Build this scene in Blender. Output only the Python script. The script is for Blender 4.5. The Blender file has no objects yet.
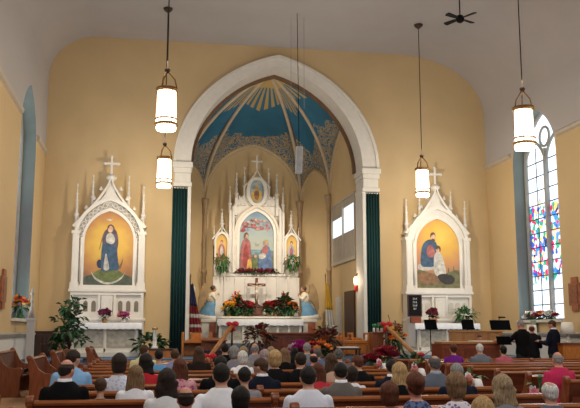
import bpy, bmesh, math, random
from mathutils import Vector, Matrix, noise
C = bpy.context.scene.collection
SC = bpy.context.scene
PI = math.pi
random.seed(7)

# ------------------------------------------------------------------ camera
FPX, CX0, CY0, EYE = 810.0, 290.0, 204.0, 1.62
PITCH = math.atan(126/810); YAW = math.radians(9.69)
cam = bpy.data.cameras.new('camera'); cam.sensor_width = 36; cam.lens = FPX/580*36
camo = bpy.data.objects.new('camera', cam); C.objects.link(camo)
camo.location = (0, 0, EYE); camo.rotation_euler = (PI/2+PITCH, 0, -YAW)
cam.clip_end = 200
SC.camera = camo
# ------------------------------------------------------------------ world, exposure, lights
w = bpy.data.worlds.new('world'); SC.world = w; w.use_nodes = True
bg = w.node_tree.nodes['Background']; bg.inputs[0].default_value = (0.78, 0.86, 1.0, 1); bg.inputs[1].default_value = 0.34
SC.view_settings.view_transform = 'Standard'; SC.view_settings.look = 'None'
SC.view_settings.exposure = 0.0; SC.view_settings.gamma = 1.0; SC.view_settings.use_curve_mapping = False
def area(name, loc, target, sx, sy, power, col):
    l = bpy.data.lights.new(name, 'AREA'); l.shape = 'RECTANGLE'; l.size = sx; l.size_y = sy; l.energy = power; l.color = col
    o = bpy.data.objects.new(name, l); C.objects.link(o); o.location = loc
    o.rotation_euler = (Vector(target)-Vector(loc)).to_track_quat('-Z', 'Y').to_euler()
    return o
def spot(name, loc, target, power, col, ang, blend=0.8, r=0.15):
    l = bpy.data.lights.new(name, 'SPOT'); l.energy = power; l.color = col; l.spot_size = math.radians(ang); l.spot_blend = blend; l.shadow_soft_size = r
    o = bpy.data.objects.new(name, l); C.objects.link(o); o.location = loc
    o.rotation_euler = (Vector(target)-Vector(loc)).to_track_quat('-Z', 'Y').to_euler()
    return o
# daylight from the nave's side windows (out of the frame) and an added rear fill
for yy in (2, 9, 15.5):
    area('nave_window_light', (-3.3, yy, 4.6), (4, yy+3, 1.0), 1.4, 4.6, 52, (0.86, 0.93, 1.0))
    area('nave_window_light', (11.2, yy, 4.6), (4, yy+3, 1.0), 1.4, 4.6, 52, (0.86, 0.93, 1.0))
area('front_window_light', (-3.25, 22.6, 4.6), (8, 24, 4), 2.0, 5.0, 60, (0.8, 0.9, 1.0))
area('front_window_light', (11.2, 22.7, 4.6), (0, 24, 4), 2.0, 5.0, 70, (0.85, 0.93, 1.0))
area('rear_fill', (4, 3.0, 6.5), (4, 26, 3.2), 6, 1.5, 150, (0.93, 0.95, 1.0))  # added area fill with no lamp behind it, brightens the crowd
# assumed lanterns out of view, added to brighten the crowd and pew tops
for lx in (0.4, 8.1):
    for ly in (4.0, 10.6): spot('unseen_lantern_light', (lx, ly, 6.2), (lx, ly+1.0, 0), 330, (1.0, 0.92, 0.80), 150, 0.6, 0.2)
# unseen fill spots, added to brighten the vault, chancel and altars
spot('vault_fill', (1.7, 27.0, 6.0), (5.2, 31.0, 9.6), 190, (1.0, 0.92, 0.80), 90)
spot('vault_fill', (6.4, 27.0, 6.0), (2.8, 31.0, 9.6), 190, (1.0, 0.92, 0.80), 90)
spot('chancel_fill', (1.8, 27.1, 7.2), (4.6, 32.6, 3.6), 900, (1.0, 0.88, 0.72), 66)
spot('chancel_fill', (6.5, 27.1, 7.2), (3.6, 32.6, 3.6), 900, (1.0, 0.88, 0.72), 66)
spot('altar_fill', (4.0, 24.3, 8.8), (4.2, 30.2, 1.6), 520, (1.0, 0.92, 0.80), 34)  # added fill for the shaded altar front
spot('chancel_side_fill', (1.7, 27.2, 5.2), (7.0, 29.6, 3.8), 170, (1.0, 0.90, 0.76), 80)
spot('side_altar_fill', (-0.6, 21.2, 8.6), (-1.35, 25.6, 2.6), 400, (1.0, 0.86, 0.66), 44)  # added fills on the side altars, no fitting modelled
spot('side_altar_fill', (8.7, 21.2, 8.6), (9.35, 25.6, 2.6), 400, (1.0, 0.86, 0.66), 44)

# ------------------------------------------------------------------ pixel helpers (where a seen thing stands at a chosen depth)
_R = Vector((math.cos(YAW), -math.sin(YAW), 0))
_F = Vector((math.sin(YAW)*math.cos(PITCH), math.cos(YAW)*math.cos(PITCH), math.sin(PITCH)))
_U = _R.cross(_F)
def ray(x, y): return _F+_R*((x-CX0)/FPX)+_U*((CY0-y)/FPX)
def at(x, y, Y):
    r = ray(x, y); return Vector((0, 0, EYE))+r*(Y/r.y)
def atx(x, y, X):
    r = ray(x, y); return Vector((0, 0, EYE))+r*(X/r.x)

# ------------------------------------------------------------------ materials
_m = {}
def mat(name, col, rough=0.6, var=0.12, scale=6.0, bump=0.0, bscale=40.0, metal=0.0, stretch=None, spec=0.5, sheen=0.0):
    if name in _m: return _m[name]
    m = bpy.data.materials.new(name); m.use_nodes = True; nt = m.node_tree; b = nt.nodes['Principled BSDF']
    b.inputs['Roughness'].default_value = rough; b.inputs['Metallic'].default_value = metal
    b.inputs['Specular IOR Level'].default_value = spec
    if sheen: b.inputs['Sheen Weight'].default_value = sheen
    tc = nt.nodes.new('ShaderNodeTexCoord'); mp = nt.nodes.new('ShaderNodeMapping')
    if stretch: mp.inputs['Scale'].default_value = stretch
    nt.links.new(tc.outputs['Object'], mp.inputs[0])
    n = nt.nodes.new('ShaderNodeTexNoise'); n.inputs['Scale'].default_value = scale; n.inputs['Detail'].default_value = 4
    nt.links.new(mp.outputs[0], n.inputs['Vector'])
    r = nt.nodes.new('ShaderNodeValToRGB')
    r.color_ramp.elements[0].position = 0.3; r.color_ramp.elements[1].position = 0.7
    r.color_ramp.elements[0].color = tuple(max(0, c*(1-var)) for c in col)+(1,)
    r.color_ramp.elements[1].color = tuple(min(1, c*(1+var)) for c in col)+(1,)
    nt.links.new(n.outputs[0], r.inputs[0]); nt.links.new(r.outputs[0], b.inputs['Base Color'])
    if bump:
        n2 = nt.nodes.new('ShaderNodeTexNoise'); n2.inputs['Scale'].default_value = bscale; n2.inputs['Detail'].default_value = 3
        nt.links.new(mp.outputs[0], n2.inputs['Vector'])
        bp = nt.nodes.new('ShaderNodeBump'); bp.inputs['Strength'].default_value = bump; bp.inputs['Distance'].default_value = 0.02
        nt.links.new(n2.outputs[0], bp.inputs['Height']); nt.links.new(bp.outputs[0], b.inputs['Normal'])
    _m[name] = m; return m
def emit(name, col, strength, glass=True):
    if name in _m: return _m[name]
    m = bpy.data.materials.new(name); m.use_nodes = True; b = m.node_tree.nodes['Principled BSDF']
    b.inputs['Base Color'].default_value = tuple(c*.8 for c in col)+(1,); b.inputs['Emission Color'].default_value = col+(1,); b.inputs['Emission Strength'].default_value = strength
    nt = m.node_tree; n = nt.nodes.new('ShaderNodeTexNoise'); n.inputs['Scale'].default_value = 9
    mx = nt.nodes.new('ShaderNodeMath'); mx.operation = 'MULTIPLY_ADD'; mx.inputs[1].default_value = strength*.5; mx.inputs[2].default_value = strength*.75
    nt.links.new(n.outputs[0], mx.inputs[0]); nt.links.new(mx.outputs[0], b.inputs['Emission Strength'])
    _m[name] = m; return m

TAN = (0.62, 0.455, 0.245)
WHITE = (0.74, 0.70, 0.63)
M_wood = mat('oak pew wood', (0.095, 0.020, 0.008), 0.32, 0.35, 5, 0.08, 30, stretch=(0.6, 6, 6))
M_endwood = mat('orange oak panel', (0.20, 0.052, 0.014), 0.35, 0.3, 5, 0.08, 30, stretch=(6, 6, 0.8))
M_darkwood = mat('dark walnut', (0.05, 0.018, 0.010), 0.4, 0.3, 6, stretch=(5, 5, 0.7))
M_redwood = mat('red mahogany', (0.20, 0.045, 0.018), 0.35, 0.35, 5, stretch=(1, 5, 5))
M_honey = mat('honey wood', (0.42, 0.20, 0.075), 0.4, 0.2, 5, stretch=(1, 5, 5))
M_orange = mat('orange maple', (0.50, 0.17, 0.03), 0.35, 0.25, 5, stretch=(5, 5, 1))
M_white = mat('painted white marble', WHITE, 0.45, 0.05, 3)
M_stone = mat('grey veined altar panel', (0.42, 0.39, 0.33), 0.5, 0.25, 9)
M_cloth = mat('white altar linen', (0.78, 0.79, 0.82), 0.85, 0.04, 12, 0.15, 60)
M_gold = mat('old gilding', (0.55, 0.36, 0.10), 0.4, 0.2, 10, metal=0.6)
M_brass = mat('aged brass', (0.35, 0.19, 0.06), 0.4, 0.25, 14, metal=0.7)
M_black = mat('black lacquer', (0.006, 0.006, 0.007), 0.6, 0.2, spec=0.15)
M_grey = mat('light grey plastic', (0.5, 0.52, 0.55), 0.5, 0.05)
M_teal = mat('dark teal drape', (0.004, 0.043, 0.042), 0.85, 0.15, 10, 0.2, 30, stretch=(8, 8, .5))
M_blue = mat('blue carpet', (0.10, 0.15, 0.23), 0.95, 0.15, 30, 0.3, 120)
M_carpet = mat('tan carpet', (0.36, 0.20, 0.10), 0.95, 0.12, 30, 0.3, 120)
M_leaf = mat('dark green leaf', (0.02, 0.075, 0.02), 0.5, 0.5, 8)
M_fern = mat('bright fern green', (0.035, 0.13, 0.025), 0.5, 0.4, 8)
M_navyfab = mat('navy cushion', (0.015, 0.02, 0.045), 0.9, 0.2)
M_wax = mat('white wax', (0.82, 0.80, 0.74), 0.4, 0.03)
M_clay = mat('terracotta', (0.38, 0.14, 0.06), 0.7, 0.15)

def wall_material():
    m = bpy.data.materials.new('painted plaster wall'); m.use_nodes = True; nt = m.node_tree; b = nt.nodes['Principled BSDF']; b.inputs['Roughness'].default_value = 0.8
    tc = nt.nodes.new('ShaderNodeTexCoord'); sp = nt.nodes.new('ShaderNodeSeparateXYZ'); nt.links.new(tc.outputs['Object'], sp.inputs[0])
    n = nt.nodes.new('ShaderNodeTexNoise'); n.inputs['Scale'].default_value = 0.9; n.inputs['Detail'].default_value = 5; nt.links.new(tc.outputs['Object'], n.inputs['Vector'])
    r = nt.nodes.new('ShaderNodeValToRGB'); r.color_ramp.elements[0].color = tuple(c*.94 for c in TAN)+(1,); r.color_ramp.elements[1].color = tuple(c*1.05 for c in TAN)+(1,)
    nt.links.new(n.outputs[0], r.inputs[0])
    g1 = nt.nodes.new('ShaderNodeMath'); g1.operation = 'GREATER_THAN'; g1.inputs[1].default_value = 7.15; nt.links.new(sp.outputs[2], g1.inputs[0])
    g2 = nt.nodes.new('ShaderNodeMath'); g2.operation = 'LESS_THAN'; g2.inputs[1].default_value = 1.52; nt.links.new(sp.outputs[2], g2.inputs[0])
    mx = nt.nodes.new('ShaderNodeMix'); mx.data_type = 'RGBA'; mx.inputs[7].default_value = CEIL+(1,); nt.links.new(g1.outputs[0], mx.inputs[0]); nt.links.new(r.outputs[0], mx.inputs[6])
    mx2 = nt.nodes.new('ShaderNodeMix'); mx2.data_type = 'RGBA'; mx2.inputs[7].default_value = (0.70, 0.70, 0.68, 1); nt.links.new(g2.outputs[0], mx2.inputs[0]); nt.links.new(mx.outputs[2], mx2.inputs[6])
    nt.links.new(mx2.outputs[2], b.inputs['Base Color']); return m
CEIL = (0.47, 0.445, 0.44)
M_sidewall = wall_material()
M_wall = mat('tan plaster', TAN, 0.8, 0.05, 0.9)
M_ceil = mat('pale ceiling plaster', CEIL, 0.85, 0.03, 1.0)

# ------------------------------------------------------------------ mesh builder
class MB:
    def __init__(s): s.v = []; s.f = []; s.mi = []; s.i = 0; s.sm = []; s.smooth = False; s.uv = {}
    def add(s, vs, fs):
        o = len(s.v); s.v += [tuple(p) for p in vs]
        for f in fs: s.f.append([o+i for i in f]); s.mi.append(s.i); s.sm.append(s.smooth)
        return o
    def box(s, x0, x1, y0, y1, z0, z1):
        s.add([(x0,y0,z0),(x1,y0,z0),(x1,y1,z0),(x0,y1,z0),(x0,y0,z1),(x1,y0,z1),(x1,y1,z1),(x0,y1,z1)],
              [(3,2,1,0),(4,5,6,7),(0,1,5,4),(1,2,6,5),(2,3,7,6),(3,0,4,7)])
    def prism(s, pts, axis, a, b):                     # closed polygon extruded along an axis; pts in the two remaining axes, in order
        n = len(pts)
        def P(p, t):
            return {'x': (t, p[0], p[1]), 'y': (p[0], t, p[1]), 'z': (p[0], p[1], t)}[axis]
        ar = sum(pts[i][0]*pts[(i+1) % n][1]-pts[(i+1) % n][0]*pts[i][1] for i in range(n))
        if (ar < 0) != (axis == 'y'): pts = pts[::-1]
        s.add([P(p, a) for p in pts]+[P(p, b) for p in pts], [tuple(range(n-1, -1, -1)), tuple(range(n, 2*n))]+[(i, (i+1) % n, n+(i+1) % n, n+i) for i in range(n)])
    def tube(s, pts, r, seg=8, cap=True):
        pts = [Vector(p) for p in pts]; n = len(pts); rr = r if isinstance(r, (list, tuple)) else [r]*n
        vs = []; up = None
        for i, p in enumerate(pts):
            d = (pts[min(i+1, n-1)]-pts[max(i-1, 0)]).normalized()
            if up is None:
                a = Vector((0, 0, 1)) if abs(d.z) < .9 else Vector((1, 0, 0)); up = (a-d*a.dot(d)).normalized()
            else: up = (up-d*up.dot(d)).normalized()
            q = d.cross(up)
            for k in range(seg):
                t = 2*PI*k/seg; vs.append(p+up*(math.cos(t)*rr[i])+q*(math.sin(t)*rr[i]))
        fs = [(i*seg+k, i*seg+(k+1) % seg, (i+1)*seg+(k+1) % seg, (i+1)*seg+k) for i in range(n-1) for k in range(seg)]
        if cap: fs += [tuple(range(seg-1, -1, -1)), tuple((n-1)*seg+k for k in range(seg))]
        sm = s.smooth; s.smooth = True; s.add(vs, fs); s.smooth = sm
    def lathe(s, prof, c=(0, 0, 0), seg=16, sx=1, sy=1):
        vs = []; n = len(prof)
        for r, z in prof:
            for k in range(seg):
                t = 2*PI*k/seg; vs.append((c[0]+r*sx*math.cos(t), c[1]+r*sy*math.sin(t), c[2]+z))
        fs = [(i*seg+k, i*seg+(k+1) % seg, (i+1)*seg+(k+1) % seg, (i+1)*seg+k) for i in range(n-1) for k in range(seg)]
        fs += [tuple(range(seg-1, -1, -1)), tuple((n-1)*seg+k for k in range(seg))]
        sm = s.smooth; s.smooth = True; s.add(vs, fs); s.smooth = sm
    def loft(s, secs, seg=16):                          # elliptical sections (cx,cy,cz,rx,ry)
        vs = []; n = len(secs)
        for (cx, cy, cz, rx, ry) in secs:
            for k in range(seg):
                t = 2*PI*k/seg; vs.append((cx+rx*math.cos(t), cy+ry*math.sin(t), cz))
        fs = [(i*seg+k, i*seg+(k+1) % seg, (i+1)*seg+(k+1) % seg, (i+1)*seg+k) for i in range(n-1) for k in range(seg)]
        fs += [tuple(range(seg-1, -1, -1)), tuple((n-1)*seg+k for k in range(seg))]
        sm = s.smooth; s.smooth = True; s.add(vs, fs); s.smooth = sm
    def ell(s, c, r, nu=14, nv=10, fn=None, M=None):
        vs = []
        for j in range(nv+1):
            ph = PI*j/nv
            for k in range(nu):
                t = 2*PI*k/nu; d = Vector((math.sin(ph)*math.cos(t), math.sin(ph)*math.sin(t), -math.cos(ph)))
                p = fn(d) if fn else Vector((d.x*r[0], d.y*r[1], d.z*r[2]))
                p = p+Vector(c)
                vs.append(M @ p if M else p)
        fs = [(j*nu+k, j*nu+(k+1) % nu, (j+1)*nu+(k+1) % nu, (j+1)*nu+k) for j in range(nv) for k in range(nu)]
        sm = s.smooth; s.smooth = True; s.add(vs, fs); s.smooth = sm
    def grid(s, rows, close=False):
        n = len(rows[0]); vs = [p for r in rows for p in r]
        s.add(vs, [(i*n+k, i*n+k+1, (i+1)*n+k+1, (i+1)*n+k) for i in range(len(rows)-1) for k in range(n-1)])
    def mesh(s, name, mats):
        me = bpy.data.meshes.new(name); me.from_pydata(s.v, [], s.f)
        for m in (mats if isinstance(mats, (list, tuple)) else [mats]): me.materials.append(m)
        me.polygons.foreach_set('material_index', s.mi); me.polygons.foreach_set('use_smooth', s.sm)
        bm = bmesh.new(); bm.from_mesh(me); bmesh.ops.remove_doubles(bm, verts=bm.verts, dist=1e-6); bmesh.ops.dissolve_degenerate(bm, dist=1e-6, edges=bm.edges); bm.to_mesh(me); bm.free()
        me.update(); return me
    def build(s, name, mats, parent=None, loc=None, bevel=0):
        return put(name, s.mesh(name, mats), parent, loc, bevel)
def put(name, me, parent=None, loc=None, bevel=0):
    o = bpy.data.objects.new(name, me); C.objects.link(o)
    if parent: o.parent = parent
    if loc is not None: o.location = loc
    if bevel:
        b = o.modifiers.new('bevel', 'BEVEL'); b.width = bevel; b.segments = 2; b.limit_method = 'ANGLE'
    return o
def tag(o, label, cat, group=None):
    o['label'] = label; o['category'] = cat
    if group: o['group'] = group
    return o
def thing(name, label, cat, loc=(0, 0, 0), rz=0, group=None):
    o = bpy.data.objects.new(name, None); C.objects.link(o); o.location = loc; o.rotation_euler = (0, 0, rz); o.empty_display_size = .1
    return tag(o, label, cat, group)
def struct(o): o['kind'] = 'structure'; return o
def copy_tree(o, parent=None):
    c = o.copy(); C.objects.link(c)
    if parent: c.parent = parent
    for ch in list(o.children): copy_tree(ch, c)
    return c

def pointed(x, e):                                   # x in 0..1 from centre to edge -> height in units of half-width
    R = 1+e; return math.sqrt(max(0, R*R-(x+e)**2))
def arch_z(x, hw, zs, rise, e):                      # height of a pointed arch at offset x from its centre
    a = min(1, abs(x)/hw); return zs+rise*pointed(a, e)/pointed(0, e)
def arch_outline(cx, hw, z0, zs, rise, e=.4, n=12):
    p = [(cx-hw, z0)]
    for k in range(-n, n+1):
        a = math.copysign(1-(1-abs(k)/n)**1.6, k) if k else 0
        p.append((cx+hw*a, arch_z(hw*a, hw, zs, rise, e)))
    p.append((cx+hw, z0)); return p

# ================================================================== THE SETTING
XL, XR, YF, XC = -3.4, 11.33, 26.0, 4.03
ZC = 11.08
def ceil_pts():
    p = []
    for k in range(11):
        t = k/10*PI/2; p.append((XL+1.5*(1-math.cos(t)), 9.7+(ZC-9.7)*math.sin(t)))
    for k in range(13):
        t = PI/2-k/12*PI/2; p.append((XR-3.0*(1-math.cos(t)), 9.0+(ZC-9.0)*math.sin(t)))
    return p
CP = ceil_pts()
def ceil_z(x):
    for (a, b), (c, d) in zip(CP, CP[1:]):
        if a <= x <= c and c > a: return b+(d-b)*(x-a)/(c-a)
    return 9.0
# ceiling (with real thickness)
mb = MB(); mb.smooth = True
Ys = [-6, 4, 14, 26.8]
mb.grid([[(x, y, z) for x, z in CP] for y in Ys])
mb.grid([[(x+(.3 if x > 4 else -.3), y, z+.3) for x, z in reversed(CP)] for y in Ys])
struct(mb.build('ceiling', M_ceil))
# front wall with the chancel opening
AHW, AZS, ARISE, AE = 2.9, 6.95, 3.46, 0.42
xs = sorted(set([XL-.3, XL, XR, XR+.3]+[round(x, 3) for x, z in CP]+[XC+AHW*math.sin(k/24*PI/2)*s for k in range(25) for s in (-1, 1)]+[i*.5 for i in range(-6, 23)]))
mb = MB()
for a, b in zip(xs, xs[1:]):
    m = (a+b)/2; inside = abs(m-XC) < AHW
    za = arch_z(a-XC, AHW, AZS, ARISE, AE) if inside else -.3
    zb = arch_z(b-XC, AHW, AZS, ARISE, AE) if inside else -.3
    ta, tb = ceil_z(min(max(a, XL), XR))+.05, ceil_z(min(max(b, XL), XR))+.05
    mb.add([(a,26,za),(b,26,zb),(b,26,tb),(a,26,ta),(a,26.8,za),(b,26.8,zb),(b,26.8,tb),(a,26.8,ta)], [(0,1,2,3),(5,4,7,6),(1,0,4,5)]+([] if inside else [])+([(1,5,6,2)] if abs(b-(XC-AHW)) < 1e-6 else [])+([(4,0,3,7)] if abs(a-(XC+AHW)) < 1e-6 else []))
struct(mb.build('wall_front', M_wall))
# side walls with one tall lancet window each
WY0, WY1, WZ0, WZS, WR = 21.1, 23.9, 1.92, 6.75, 1.55
WC = (WY0+WY1)/2; WH = (WY1-WY0)/2
def wall_side(X, sgn, name):
    ys = sorted([-6, 2, 8, 14, 18, 26.4]+[WC+WH*math.sin(k/14*PI/2)*s for k in range(15) for s in (-1, 1)])
    mb = MB(); X2 = X+sgn*.55
    def quad(a, b, za, zb, ta, tb):
        for xx, fl in ((X, sgn < 0), (X2, sgn > 0)):
            q = [(xx,a,za),(xx,b,zb),(xx,b,tb),(xx,a,ta)]
            mb.add(q, [(0,1,2,3)] if not fl else [(3,2,1,0)])
    top = 9.75 if sgn < 0 else 9.05
    for a, b in zip(ys, ys[1:]):
        if b-a < 1e-6: continue
        if abs((a+b)/2-WC) < WH:
            quad(a, b, -.3, -.3, WZ0, WZ0)
            ha, hb = arch_z(a-WC, WH, WZS, WR, .5), arch_z(b-WC, WH, WZS, WR, .5)
            quad(a, b, ha, hb, top, top)
        else: quad(a, b, -.3, -.3, top, top)
    struct(mb.build(name, M_sidewall))
    # reveal
    mb = MB(); ol = arch_outline(WC, WH, WZ0, WZS, WR, .5)
    n = len(ol)
    for i in range(n):
        (a, za), (b, zb) = ol[i], ol[(i+1) % n]
        mb.add([(X,a,za),(X,b,zb),(X2,b,zb),(X2,a,za)], [(0,1,2,3)])
    struct(mb.build('trim_reveal_'+('left' if sgn < 0 else 'right'), M_reveal))
M_reveal = mat('pale green grey reveal', (0.19, 0.23, 0.22), 0.7, 0.05, 2)
wall_side(XL, -1, 'wall_left'); wall_side(XR, 1, 'wall_right')
# mouldings: upper string course and wainscot cap
M_trim = mat('grey cream moulding', (0.50, 0.44, 0.36), 0.6, 0.05)
M_cap = mat('grey stone cap', (0.40, 0.38, 0.35), 0.6, 0.05)
for X, s, nm in ((XL, -1, 'left'), (XR, 1, 'right')):
    for (a, b), num in (((-6, WY0-.12), 1), ((WY1+.12, 26), 2)):
        mb = MB(); mb.prism([(X, 7.08), (X-s*.07, 7.12), (X-s*.09, 7.2), (X-s*.04, 7.24), (X, 7.26)], 'y', a, b)
        struct(mb.build(f'trim_{nm}_{num}', M_trim))
    mb = MB(); mb.prism([(X, 1.42), (X-s*.06, 1.45), (X-s*.10, 1.52), (X-s*.02, 1.56), (X, 1.56)], 'y', -6, 26)
    struct(mb.build('baseboard_'+nm, M_cap))
    mb = MB(); mb.box(min(X-s*.10, X+s*.5), max(X-s*.10, X+s*.5), WY0, WY1, WZ0-.08, WZ0)
    struct(mb.build(f'trim_sill_{nm}', M_white))
# stained glass
def glass_material():
    m = bpy.data.materials.new('daylit stained glass'); m.use_nodes = True; nt = m.node_tree; b = nt.nodes['Principled BSDF']; L = nt.links
    b.inputs['Roughness'].default_value = .15
    N = nt.nodes.new
    tc = N('ShaderNodeTexCoord'); sp = N('ShaderNodeSeparateXYZ'); L.new(tc.outputs['Object'], sp.inputs[0])
    vo = N('ShaderNodeTexVoronoi'); vo.inputs['Scale'].default_value = 8.5; L.new(tc.outputs['Object'], vo.inputs['Vector'])
    sc = N('ShaderNodeSeparateColor'); L.new(vo.outputs['Color'], sc.inputs[0])
    cr = N('ShaderNodeValToRGB'); cr.color_ramp.interpolation = 'CONSTANT'
    cols = [(0, (.02,.10,.55)), (.16, (.55,.75,1.0)), (.30, (.75,.03,.12)), (.40, (.03,.35,.22)), (.52, (.75,.85,1.0)), (.64, (.05,.25,.75)), (.76, (.95,.65,.15)), (.84, (.9,.5,.55)), (.92, (.02,.02,.05))]
    e = cr.color_ramp.elements
    e[0].position, e[0].color = 0, cols[0][1]+(1,); e[1].position, e[1].color = cols[1][0], cols[1][1]+(1,)
    for p, c in cols[2:]:
        q = e.new(p); q.color = c+(1,)
    nz = N('ShaderNodeTexNoise'); nz.inputs['Scale'].default_value = 1.7; L.new(vo.outputs['Position'], nz.inputs['Vector'])
    a1 = N('ShaderNodeMath'); a1.operation = 'MULTIPLY'; a1.inputs[1].default_value = 2.6; L.new(nz.outputs[0], a1.inputs[0])
    a2 = N('ShaderNodeMath'); a2.operation = 'MULTIPLY_ADD'; a2.inputs[1].default_value = .32; L.new(sc.outputs[0], a2.inputs[0]); L.new(a1.outputs[0], a2.inputs[2])
    a3 = N('ShaderNodeMath'); a3.operation = 'FRACT'; L.new(a2.outputs[0], a3.inputs[0]); L.new(a3.outputs[0], cr.inputs[0])
    pal = N('ShaderNodeValToRGB'); pal.color_ramp.elements[0].color = (.62,.82,1.0,1); pal.color_ramp.elements[1].color = (.95,.98,1.0,1); L.new(sc.outputs[1], pal.inputs[0])
    # coloured band between z 3.6 and 5.9 (figures), pale grisaille above and below
    no = N('ShaderNodeTexNoise'); no.inputs['Scale'].default_value = 2.2; L.new(tc.outputs['Object'], no.inputs['Vector'])
    ad = N('ShaderNodeMath'); ad.operation = 'MULTIPLY_ADD'; ad.inputs[1].default_value = 1.0; L.new(no.outputs[0], ad.inputs[0]); L.new(sp.outputs[2], ad.inputs[2])
    mr = N('ShaderNodeMapRange'); mr.inputs[1].default_value = 3.5; mr.inputs[2].default_value = 3.7; L.new(ad.outputs[0], mr.inputs[0])
    mr2 = N('ShaderNodeMapRange'); mr2.inputs[1].default_value = 6.1; mr2.inputs[2].default_value = 5.9; L.new(ad.outputs[0], mr2.inputs[0])
    mu = N('ShaderNodeMath'); mu.operation = 'MULTIPLY'; L.new(mr.outputs[0], mu.inputs[0]); L.new(mr2.outputs[0], mu.inputs[1])
    mx = N('ShaderNodeMix'); mx.data_type = 'RGBA'; L.new(mu.outputs[0], mx.inputs[0]); L.new(pal.outputs[0], mx.inputs[6]); L.new(cr.outputs[0], mx.inputs[7])
    L.new(mx.outputs[2], b.inputs['Emission Color']); b.inputs['Emission Strength'].default_value = 1.25
    L.new(mx.outputs[2], b.inputs['Base Color'])
    return m
M_glass = glass_material()
M_lead = mat('dark lead came', (0.03, 0.035, 0.04), 0.6)
M_stonegrey = mat('grey stone mullion', (0.36, 0.36, 0.35), 0.7, 0.08)
def lancet_window(X, sgn, name):
    Xp = X+sgn*.46
    root = struct(bpy.data.objects.new(name, None)); C.objects.link(root); root.location = (0, 0, 0)
    mb = MB(); ol = arch_outline(WC, WH-.02, WZ0+.01, WZS, WR, .5); mb.prism(ol, 'x', min(Xp, Xp+sgn*.02), max(Xp, Xp+sgn*.02))
    mb.build('pane', M_glass, root)
    mb = MB()
    for yy in (WC-WH*.52, WC+WH*.52):
        mb.box(min(Xp-sgn*.015, Xp), max(Xp-sgn*.015, Xp), yy-.014, yy+.014, WZ0, WZS+.8)
    z = WZ0+.02
    while z < WZS+.4:
        mb.box(min(Xp-sgn*.02, Xp), max(Xp-sgn*.02, Xp), WY0, WY1, z-.014, z+.014); z += .44
    mb.build('leading', M_lead, root)
    # mullion and tracery
    mb = MB(); mb.box(min(Xp-sgn*.12, Xp), max(Xp-sgn*.12, Xp), WC-.055, WC+.055, WZ0, WZS+.35); mb.build('mullion', M_stonegrey, root)
    for s in (-1, 1):
        mb = MB(); c = WC+s*WH/2
        pts = [(Xp-sgn*.06, c+(WH/2)*a, arch_z((WH/2)*a, WH/2, WZS-.25, .95, .6)) for a in [k/10 for k in range(-10, 11)]]
        mb.tube(pts, .045, 8); mb.build('lancet_arch', M_stonegrey, root)
    mb = MB(); mb.tube([(Xp-sgn*.06, WC+.3*math.cos(t/16*2*PI), WZS+.72+.3*math.sin(t/16*2*PI)) for t in range(17)], .04, 8, False); mb.build('tracery_circle', M_stonegrey, root)
    mb = MB()
    pts = [(Xp-sgn*.04, y, z) for y, z in arch_outline(WC, WH-.05, WZ0, WZS, WR, .5)]
    mb.tube(pts, .07, 8); mb.build('window_frame', M_stonegrey, root)
lancet_window(XL, -1, 'window_1'); lancet_window(XR, 1, 'window_2')

# floors
SZ, CZ = .84, 1.14
mb = MB(); mb.box(XL, XR, -6, 21.2, -.3, 0); struct(mb.build('floor', M_carpet))
mb = MB(); mb.prism([(XL, 14.3), (-1.2, 14.3), (-1.2, 19.72), (-.8, 19.72), (-.8, 21.2), (XL, 21.2)], 'z', 0, .3); struct(mb.build('floor_left', M_carpet))
mb = MB()
st = [(21.2, .17), (21.55, .34), (21.9, .51), (22.25, .68), (22.6, SZ)]
mb.prism([(21.2, -.3)]+[p for (y, z), pz in zip(st, [0, .17, .34, .51, .68]) for p in ((y, pz), (y, z))]+[(26, SZ), (26, -.3)], 'x', XL, XR)
struct(mb.build('floor_sanctuary', M_blue))
mb = MB(); mb.prism([(25.3, SZ), (25.3, SZ+.15), (25.65, SZ+.15), (25.65, CZ), (33.6, CZ), (33.6, .3), (26.0, .3), (26.0, SZ)], 'x', XC-AHW, XC+AHW)
struct(mb.build('floor_chancel', M_blue))

# ================================================================== CHANCEL
CB, CW = 33.3, 3.0            # back plane, half width
SP = [Vector((XC-CW, 26.8, 0)), Vector((XC-CW, 31.5, 0)), Vector((2.06, CB, 0)), Vector((6.14, CB, 0)), Vector((XC+CW, 31.5, 0)), Vector((XC+CW, 26.8, 0))]
ZS = 6.95; CROWN = Vector((4.10, 28.4, 10.98))
WR_ = [2.3, 1.2, 2.4, 1.2, 2.3]       # rise of the wall arches
WE_ = [.5, .5, .35, .5, .5]
def wall_arch(i, u):
    p = SP[i].lerp(SP[i+1], u); return Vector((p.x, p.y, arch_z((u-.5), .5, ZS, WR_[i], WE_[i])))
WIN = (0.20, 0.62)                       # window in the right chancel wall (fractions along it)
for i, nm in enumerate(['wall_chancel_left', 'wall_apse_left', 'wall_apse_back', 'wall_apse_right', 'wall_chancel_right']):
    mb = MB(); n = 24
    d = (SP[i+1]-SP[i]).normalized(); nout = Vector((d.y, -d.x, 0))*-1
    if (Vector((XC, 29.5, 0))-SP[i]).dot(nout) > 0: nout = -nout
    for k in range(n):
        u0, u1 = k/n, (k+1)/n; a, b = wall_arch(i, u0), wall_arch(i, u1)
        mb.add([(a.x,a.y,CZ-.2),(b.x,b.y,CZ-.2),b,a], [(0,1,2,3)])
        o = nout*.25
        mb.add([Vector((a.x,a.y,CZ-.2))+o,Vector((b.x,b.y,CZ-.2))+o,b+o,a+o], [(3,2,1,0)])
    struct(mb.build(nm, M_wall))
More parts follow.
